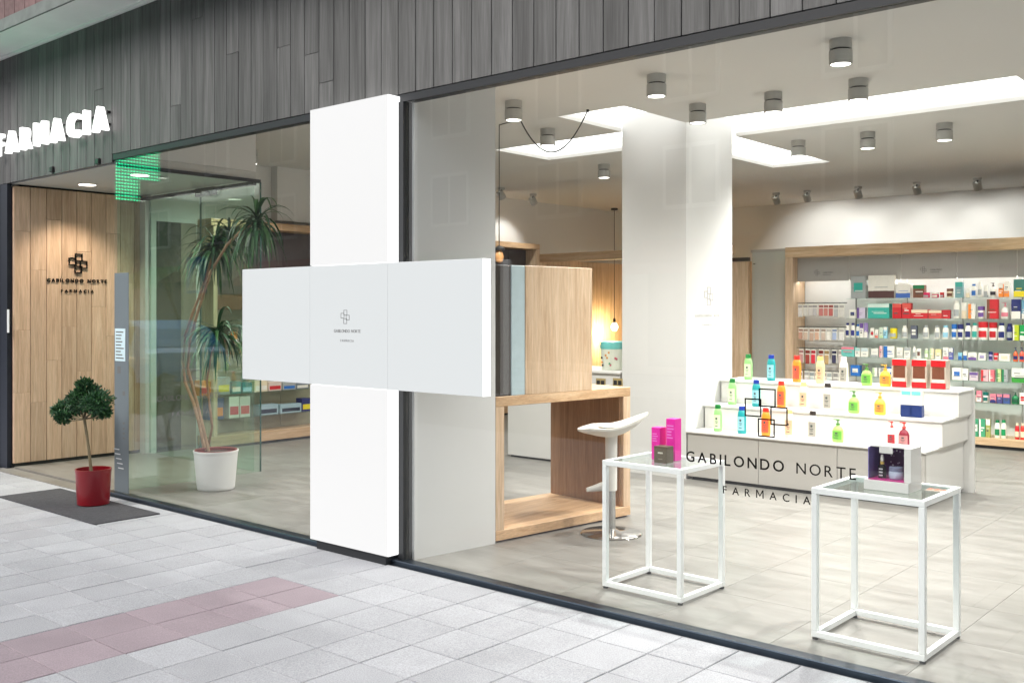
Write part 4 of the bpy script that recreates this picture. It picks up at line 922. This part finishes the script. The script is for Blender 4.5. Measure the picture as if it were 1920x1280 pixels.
# LED-lit back: a slim light under the upper panels
lt = M().box(SX0+.12, SX1, SY0+.16, SY0+.18, 1.872, 1.880); lt.build('light_strip', 'strip_light', sh)
ZA = lambda x, y: (1460+x/4.174, 440+y/4.174)
ZB_ = lambda x, y: (1460+x/4.174, 640+y/4.174)
wh = (238, 235, 225); tl = (60, 175, 160); rd = (205, 35, 45); nv = (35, 45, 110); pkc = (225, 130, 145); gn = (30, 130, 80); ob_ = (245, 140, 50); yl = (235, 215, 40); bl = (40, 110, 190); lb = (150, 205, 225); cr_ = (235, 220, 190); pg = (190, 215, 165); gy_ = (170, 175, 175); br = (120, 75, 55); pr = (110, 80, 150)
ROWS = {
'A': (ZA, 'top glass shelf', [(565,680,325,'teal and grey carton','k',gy_,tl),(700,905,320,'big white carton with red ball picture','k',wh,(90,60,60)),(915,1030,385,'white pack with blue foot','k',wh,(70,110,190)),(1050,1140,395,'brown and green pack','k',br,gn),(1118,1175,455,'small magenta jar','j',(225,40,100),(225,40,100)),(1190,1245,455,'small magenta jar with white lid','j',(225,40,100),wh),(1255,1287,455,'tiny red jar','j',rd,rd),(1308,1360,420,'cream jar','j',cr_,br),(1380,1440,370,'slim teal carton','k',(120,165,170),tl),(1455,1490,420,'little cream tube','t',wh,cr_),(1500,1540,385,'white bottle with blue label','b',wh,bl),(1550,1587,365,'slim white bottle','b',wh,wh),(1596,1632,395,'white tube','t',wh,gy_),(1645,1700,375,'white pump bottle with black pump','p',wh,(40,30,40)),(1720,1757,385,'orange carton','k',ob_,wh),(1762,1806,365,'white and orange carton','k',wh,ob_),(1838,1925,350,'multicoloured carton','k',(60,120,110),yl)]),
'B': (ZA, 'second glass shelf', [(552,602,585,'white carton with dark print','k',wh,nv),(612,676,570,'lilac carton','k',(210,200,220),pr),(697,865,540,'wide teal carton','k',tl,(215,235,225)),(890,960,540,'upright red carton','k',rd,(225,90,80)),(966,1035,535,'taller red carton','k',rd,(225,90,80)),(1037,1166,585,'wide red carton with cream band','k',rd,cr_),(1172,1275,590,'wide red carton','k',(215,70,65),cr_),(1280,1340,588,'dark red carton','k',(185,30,40),rd),(1360,1412,515,'round shouldered white bottle','b',wh,wh),(1422,1470,530,'white tube with cream cap','t',wh,cr_),(1482,1536,540,'white carton with orange print','k',wh,ob_),(1552,1606,560,'white jar with purple band','j',wh,pr),(1628,1714,505,'red carton with brown window','k',rd,br),(1732,1800,530,'white pump bottle with pink label','p',wh,pkc),(1820,1893,505,'navy carton','k',nv,wh),(1900,1940,510,'teal striped carton','k',(110,160,185),wh)]),
'C': (ZA, 'third glass shelf', [(515,546,690,'white bottle with navy cap','b',wh,nv),(556,590,690,'white bottle with dark blue label','b',wh,(60,60,130)),(597,626,700,'short white bottle with blue cap','b',wh,bl),(634,664,690,'white carton with purple print','k',wh,pr),(668,696,690,'narrow purple and white carton','k',(150,130,185),wh),(716,746,730,'small red and white carton','k',wh,rd),(752,778,740,'small white carton with red foot','k',wh,(220,110,90)),(786,816,725,'pale green carton','k',(200,215,195),pg),(819,850,720,'pale blue carton','k',lb,wh),(864,920,730,'yellow octagonal tub','j',yl,yl),(956,1002,710,'white flask with black print','b',wh,wh),(1032,1082,710,'white carton with dark border','k',(90,95,110),wh),(1122,1168,710,'white flask with small cap','b',wh,gy_),(1212,1256,710,'white bottle with grey label','b',wh,gy_),(1274,1326,710,'white bottle with pale blue label','b',wh,lb),(1346,1390,700,'white tub with blue foot','j',wh,bl),(1394,1440,700,'white and navy tub','j',wh,nv),(1450,1500,690,'navy footed bottle','b',wh,nv),(1504,1552,690,'navy footed bottle with teal cap','b',wh,tl),(1556,1634,680,'big red and white tub','j',wh,rd),(1640,1704,685,'red lidded white tub','j',(245,235,230),(190,25,35)),(1710,1768,690,'white bottle with navy cap and label','b',wh,nv),(1776,1828,695,'navy oval bottle','b',nv,nv),(1832,1880,705,'lime carton','k',(190,205,40),wh),(1886,1930,705,'green carton','k',(20,160,80),wh)]),
'D': (ZA, 'fourth glass shelf', [(490,590,875,'teal and pink carton','k',(110,195,185),pkc),(597,636,885,'white carton with pale teal print','k',wh,(170,215,210)),(642,700,885,'wider white carton','k',wh,(200,215,215)),(722,775,890,'white carton with fine print','k',wh,gy_),(787,812,870,'narrow pinkish carton','k',(230,205,205),pkc),(820,904,870,'white carton with blue corner','k',wh,bl),(922,970,880,'plain white carton','k',wh,(205,200,190)),(982,1028,880,'white carton with grey print','k',wh,gy_),(1042,1068,872,'narrow white bottle','b',wh,wh),(1078,1112,890,'white carton with brown edge','k',wh,br),(1132,1168,890,'pale green bottle','b',pg,wh),(1182,1214,890,'cream carton','k',cr_,pg),(1226,1270,895,'yellowish carton','k',(235,220,160),wh),(1286,1328,880,'pink topped carton','k',wh,pkc),(1332,1364,885,'small blue carton','k',(90,100,170),wh),(1396,1430,920,'light blue tube','t',lb,bl),(1436,1470,910,'white and blue tube','t',wh,bl),(1482,1548,920,'white carton with violet print','k',wh,pr),(1562,1620,925,'white carton with lilac print','k',wh,(170,160,200)),(1636,1670,915,'violet labelled jar','j',(180,165,205),nv),(1676,1714,925,'pinkish jar','j',(225,195,190),rd),(1722,1808,930,'long white carton','k',wh,cr_),(1828,1868,880,'left orange pump bottle','p',(235,110,60),nv),(1876,1918,880,'right orange pump bottle','p',(240,100,75),nv)]),
'E': (ZB_, 'fifth glass shelf', [(562,634,185,'blue and white carton','k',bl,wh),(732,770,205,'white carton','k',wh,pg),(782,820,205,'grey carton','k',gy_,wh),(832,880,200,'white and blue bottle','b',wh,bl),(1356,1432,205,'white carton with blue print','k',wh,bl),(1436,1482,212,'plain white carton','k',wh,(225,225,225)),(1492,1560,240,'low carton with purple print','k',(215,200,205),pr),(1582,1640,220,'pink carton','k',(235,185,190),rd),(1645,1688,222,'rose carton','k',(220,110,120),wh),(1702,1740,215,'green and white carton','k',(200,215,150),gn),(1745,1792,218,'grey patterned carton','k',gy_,gn),(1822,1940,210,'wide white carton with green and yellow leaf','k',wh,(60,160,60))]),
'F': (ZB_, 'sixth glass shelf', [(1392,1412,385,'narrow white tube','t',wh,nv),(1417,1488,390,'pink labelled carton','k',(235,205,205),rd),(1494,1540,390,'white jar with teal lid','j',wh,gn),(1547,1588,385,'pink carton','k',pkc,wh),(1592,1636,395,'white jar with dark teal cap','j',wh,(0,110,100)),(1652,1700,410,'pink and navy pouch','k',pkc,nv),(1706,1750,410,'navy pouch','k',(70,70,130),pkc),(1757,1808,410,'blue pouch','k',(60,90,150),pkc),(1818,1876,395,'green pump bottle','p',(20,125,70),(30,90,60)),(1886,1930,400,'red and white carton','k',wh,rd)]),
'G': (ZB_, 'oak base board', [(1392,1438,600,'white bottle with grey cap','b',wh,gy_),(1462,1524,600,'white carton with brown print','k',wh,br),(1527,1562,605,'green edged carton','k',(60,150,110),wh),(1566,1616,605,'green and white carton','k',(70,160,120),wh),(1620,1656,605,'olive carton','k',(160,165,90),wh),(1682,1728,615,'white bottle with green label','b',wh,gn),(1732,1776,615,'second white bottle with green label','b',wh,(20,150,90)),(1842,1878,640,'red bottle','b',rd,cr_),(1884,1930,640,'red and orange bottle','b',(220,60,50),cr_)])}
RZ['G'] = .134
KN = {'k': ('carton', 'carton'), 'j': ('jar', 'jar'), 'b': ('bottle', 'bottle'), 'p': ('pump_bottle', 'bottle'), 't': ('tube', 'tube')}
SG = 'goods on the back wall shelves'
for rn, (zz, phrase, lst) in ROWS.items():
    z = RZ[rn]+.0006; yf = SY0+.07+(.0 if rn != 'G' else -.02)
    for i, (x0, x1, yt, nm, kd, b_, l_) in enumerate(lst):
        a = gy(*zz(x0, yt), yf); b = gy(*zz(x1, yt), yf); wd = b.x-a.x; h = max(.06, a.z-z); x = (a.x+b.x)/2
        if rn == 'E' and i < 4: pass
        lab = '%s, %s along the %s' % (nm, ORD[i], phrase)
        if kd == 'k': pack((x, yf+min(.05, wd*.3), z), wd, h, min(.1, wd*.6), c(*b_), lab, SG, c(*l_), c(*wh) if b_ != wh else c(*gy_), band=(.2, .62))
        else: bottle((x, yf+.035, z), h, min(wd, .09 if kd != 'j' else .14), c(*b_), c(*l_), lab, SG, {'j': 'jar', 'b': 'bottle', 'p': 'pump', 't': 'tube'}[kd], .7, c(*l_) if l_ != b_ else c(*gy_), *KN[kd], (.15, .5))
# hanging blister packs in the first bay
hk = 0
HR = [(1.42, .17, [(225,220,215),(215,212,205),(220,215,210),(200,195,195),(205,130,125),(210,140,130),(200,110,105),(190,190,190),(225,222,215)], 'top'),
      (1.13, .17, [(195,150,130),(205,180,160),(200,170,150),(215,175,150),(210,190,175),(235,230,220),(170,185,215),(228,225,220)], 'second'),
      (.85, .19, [(205,150,145),(160,70,60),(220,60,75),(150,60,50),(190,160,110),(60,60,90),(205,190,185)], 'third'),
      (.57, .2, [(200,195,190),(215,210,205),(190,200,200),(205,205,200),(215,200,190),(205,215,210),(190,185,180),(220,215,210)], 'lowest')]
for z, h, cs, nm in HR:
    rail = M().box(divs[0]+.01, divs[1]-.01, SY0+.09, SY0+.1, z+h+.008, z+h+.02).build('peg_rail', 'steel', sh)
    for i, cc in enumerate(cs):
        x = divs[0]+.035+(divs[1]-divs[0]-.07)*(i+.5)/len(cs); wd = .06; y = SY0+.07+random.uniform(-.015, .02); hh = h*random.uniform(.85, 1)
        t = thing('blister_pack', (x, y, z), 'small hanging packet, %s from the left on the %s peg row of the first bay' % (ORD[i], nm), 'packet', 'hanging packets in the first shelf bay')
        M().cbox(x-wd/2, x+wd/2, y-.004, y+.004, z+h-hh, z+h, .002).build('backing_card', c(*wh), t); M().cbox(x-wd*.4, x+wd*.4, y-.02, y-.0042, z+h-hh*.95, z+h-hh*.35, .004).build('content', c(*cc), t); M().box(x-wd*.45, x+wd*.45, y-.0055, y-.0043, z+h-hh*.28, z+h-.012).build('header_print', c(*[int(v*.8) for v in cc]), t)

# ================================================================== LEFT WALL SHELVES
ls = thing('side_shelf', (-9.6, 3.0, ZF), 'oak framed shelving on the far left wall behind the plant', 'shelving')
LX0, LX1, LY0, LY1 = -9.715, -9.45, 1.90, 7.45
M().cbox(LX0, LX1, LY0, LY1, 2.42, 2.50, .003).build('head_beam', 'oak_y', ls)
M().cbox(LX0, LX1, LY0+.03, LY0+.08, .16, 2.418, .003).build('side_post', 'oak_z', ls); M().cbox(LX0, LX1, LY1-.08, LY1, .16, 2.418, .003).build('side_post', 'oak_z', ls)
M().cbox(LX0, LX1, LY0, LY1, .05, .158, .003).build('base_board', 'oak_y', ls)
M().box(LX0, LX1-.02, LY0+.02, LY1, ZF, .049).build('plinth', 'black', ls)
y = LY0+.08
while y < LY1-.1:
    M().box(LX0+.001, LX0+.012, y+.002, y+.498, .16, 1.69).build('back_panel', c(165, 158, 135), ls)
    M().cbox(LX0+.02, LX0+.06, y+.003, y+.497, 1.69, 2.415, .002).build('upper_panel', c(78, 72, 74), ls); y += .5
LZ = {'a': .60, 'b': .335, 'c': .88, 'd': 1.17, 'e': 1.46}
for z in LZ.values(): M().box(LX0+.014, LX1-.02, LY0+.082, LY1, z-.008, z).build('glass_shelf', 'shelf_glass', ls)
M().cbox(LX0+.014, LX1-.05, LY0+.09, LY1, 1.52, 1.68, .003).build('brown_board', c(110, 72, 45), ls)
ZL = lambda x, y: (320+x/3.048, 520+y/3.048)
LG = 'goods on the left wall shelves'
LR = {'a': ("left wall's upper shelf", 655, [(170,215,590,'orange carton',ob_,rd),(218,263,592,'orange and red carton',(215,110,60),ob_),(268,340,570,'grey and yellow carton',gy_,yl),(350,402,595,'teal carton',(40,150,150),wh),(410,466,600,'deep teal carton',(30,130,130),lb),(480,554,590,'cream carton',cr_,wh),(560,634,595,'pale pink carton',(225,205,195),rd),(642,715,600,'grey carton',gy_,bl),(718,790,600,'slate carton',(120,130,140),wh)]),
      'b': ("left wall's lower shelf", 795, [(218,305,690,'blue carton with orange foot',(40,80,130),ob_),(335,392,682,'white carton with red top',wh,rd),(397,455,680,'second white carton with red top',(225,220,215),(215,60,50)),(508,615,725,'long grey-blue shoe carton',(160,185,195),(30,40,60)),(627,748,722,'second long grey-blue shoe carton',(165,190,200),(30,40,60)),(752,800,690,'navy carton with yellow lid',nv,yl)]),
      'd': ("left wall's eye-level shelf", 400, [(232,272,262,'dark carton',(70,65,65),gy_),(340,386,262,'carton with orange foot',(120,105,95),ob_),(402,460,270,'grey carton',gy_,wh)])}
for rn, (phrase, yb, lst) in LR.items():
    for i, (x0, x1, yt, nm, b_, l_) in enumerate(lst):
        xf_ = LX1-.05; a = gx(*ZL(x0, yt), xf_); b = gx(*ZL(x1, yt), xf_); z = LZ[rn]+.0006; h = max(.08, (a.z+b.z)/2-z); y = (a.y+b.y)/2; wd = b.y-a.y
        t = thing('carton', (xf_, y, z), '%s, %s on the %s' % (nm, ORD[i], phrase), 'carton', LG)
        M().cbox(xf_-.12, xf_, y-wd/2, y+wd/2, z, z+h, .002).build('box_body', c(*b_), t); M().box(xf_+.0004, xf_+.0012, y-wd*.42, y+wd*.42, z+h*.15, z+h*.55).build('printed_field', c(*l_), t)

# ================================================================== PLANTS
random.seed(21)
rp = Vector((-7.545, -.345, 0))
pot = thing('red_planter', (rp.x, rp.y, .009), 'glossy red pot on the door mat by the entrance', 'pot')
M().lathe([(.112, 0), (.118, .005), (.13, .24), (.134, .265), (.134, .275), (.126, .275), (.122, .235)], (rp.x, rp.y, .01), 36, cap=False).add([(rp.x+.112*math.cos(k*.3491), rp.y+.112*math.sin(k*.3491), .0102) for k in range(18)], [tuple(range(18))]).build('pot', 'red_pot', pot)
M().lathe([(.124, .235), (.08, .243), (.02, .246)], (rp.x, rp.y, .01), 24).build('soil', 'soil', pot)
tr = thing('topiary_tree', (rp.x, rp.y, .25), 'small round-headed green tree growing in the red pot', 'tree')
def pxp(px, py, dy=0): return gy(px, py, rp.y+dy)
trunk = [pxp(172, 893), pxp(168, 855), pxp(163, 815), pxp(158, 785)]
M().tube(trunk, [.0125, .011, .0105, .011], 8).build('trunk', 'bark_thin', tr)
tip = trunk[-1]; clumps = []
for (px, py, r_, dy) in ((122, 768, .09, .02), (146, 752, .10, -.06), (168, 738, .10, .03), (188, 752, .095, -.03), (160, 725, .075, .0), (184, 772, .06, .06), (118, 782, .06, -.05), (140, 770, .07, .08), (155, 755, .10, .1), (175, 757, .09, -.1), (196, 772, .045, 0), (108, 770, .045, .0)):
    clumps.append((pxp(px, py, dy), r_))
br_ = M()
for p, r_ in clumps: br_.tube([tip, tip.lerp(p, .5)+Vector((0, 0, -.02)), p], [.007, .005, .003], 5)
br_.build('branch', 'bark_thin', tr)
def leaf(m, p, d, n, l, w_):
    d = d.normalized(); s_ = d.cross(n); s_ = s_.normalized() if s_.length > 1e-4 else Vector((1, 0, 0)); nn = s_.cross(d).normalized()
    m.add([p, p+d*l*.45+s_*w_+nn*w_*.25, p+d*l, p+d*l*.45-s_*w_+nn*w_*.25, p+d*l*.5-nn*w_*.1], [(0, 1, 4), (1, 2, 4), (2, 3, 4), (3, 0, 4)])
def rv():
    while True:
        v = Vector((random.uniform(-1, 1), random.uniform(-1, 1), random.uniform(-1, 1)))
        if .05 < v.length <= 1: return v
lm = [M(), M()]
for p, r_ in clumps:
    for k in range(int(6500*r_)):
        v = rv(); v = v.normalized()*(v.length**.5)*random.uniform(.6, 1.08); q = p+Vector((v.x, v.y, v.z*.85))*r_
        leaf(lm[random.random() < .35], q, (v+rv()*.9+Vector((0, 0, .25))), rv(), random.uniform(.022, .036), random.uniform(.006, .0095))
lm[0].build('crown', 'leaf_dark', tr); lm[1].build('crown', 'leaf_mid', tr)
# dracaena in the white pot, inside the corner window
wp = Vector((-7.36, .62, ZF))
po = thing('white_planter', (wp.x, wp.y, ZF), 'ribbed white pot inside the corner window', 'pot')
prof = [(.145, 0), (.15, .004)]
for k in range(14): prof += [(.152+.0019*k, .012+.0215*k), (.1545+.0019*k, .022+.0215*k)]
prof += [(.184, .315), (.184, .325), (.176, .325), (.17, .28)]
M().lathe(prof, (wp.x, wp.y, ZF), 40, cap=False).build('pot', 'white_pot', po)
M().lathe([(.177, .318), (.172, .33), (.16, .325), (.158, .29)], (wp.x, wp.y, ZF), 32, cap=False).build('liner_rim', 'pot_liner', po)
M().lathe([(.165, .29), (.1, .31), (.02, .315)], (wp.x, wp.y, ZF), 24).build('soil', 'soil', po)
dr = thing('dracaena_plant', (wp.x, wp.y, ZF+.3), 'tall dracaena with bare canes and drooping strap leaves in the white pot', 'plant')
def dp_(px, py, y=wp.y): return gy(px, py, y)
def cane(pp, r0, r1): M().tube(pp, [r0+(r1-r0)*k/(len(pp)-1) for k in range(len(pp))], 8).build('cane', 'cane', dr)
h1_, h2_, h3_ = dp_(404, 458), dp_(482, 412, wp.y-.1), dp_(408, 618, wp.y-.15)
cane([dp_(384, 845), dp_(375, 799), dp_(363, 755), dp_(347, 717), dp_(343, 677), dp_(347, 630), dp_(360, 590), dp_(374, 555), dp_(392, 500), h1_], .015, .010)
cane([dp_(392, 848, .58), dp_(378, 790, .56), dp_(368, 750, .55), dp_(352, 690, .52), dp_(356, 640, .5), dp_(372, 580, .5), dp_(395, 510, .5), dp_(425, 460, .5), dp_(455, 430, .52), h2_], .014, .010)
cane([dp_(388, 848, .64), dp_(398, 800, .6), dp_(393, 760, .56), dp_(388, 715, .52), dp_(396, 660, .49), h3_], .011, .008)
h4_ = dp_(430, 436, wp.y+.1); cane([dp_(395, 490, wp.y), dp_(412, 460, wp.y+.06), h4_], .011, .009)
def strap(m, p, d, l, w_, droop):
    d = d.normalized(); s_ = d.cross(Vector((0, 0, 1))); s_ = s_.normalized() if s_.length > .01 else Vector((1, 0, 0)); n = 7; vs_ = []; q = p.copy(); dd = d.copy()
    for k in range(n+1):
        t = k/n; ww = w_*(.55+.9*t if t < .35 else .9*(1-(t-.35)/.65)**.8+.03)
        vs_ += [q-s_*ww, q+Vector((0, 0, -ww*.35)), q+s_*ww]; q = q+dd*(l/n); dd = (dd+Vector((0, 0, -droop/n*(1+t)))).normalized()
    m.add(vs_, [f for k in range(n) for f in ((3*k, 3*k+1, 3*k+4, 3*k+3), (3*k+1, 3*k+2, 3*k+5, 3*k+4))], True)
for hp, n_, L_ in ((h1_, 85, .5), (h2_, 75, .46), (h3_, 70, .44), (h4_, 45, .4)):
    ms = [M(), M()]
    for k in range(n_):
        v = rv(); v.normalize(); v.z = v.z*.75+.25
        strap(ms[random.random() < .4], hp+Vector((0, 0, random.uniform(-.09, .03))), v, L_*random.uniform(.65, 1.0), random.uniform(.012, .018), random.uniform(1.2, 3.0))
    ms[0].build('leaf_rosette', 'leaf_dark', dr); ms[1].build('leaf_rosette', 'leaf_mid', dr)
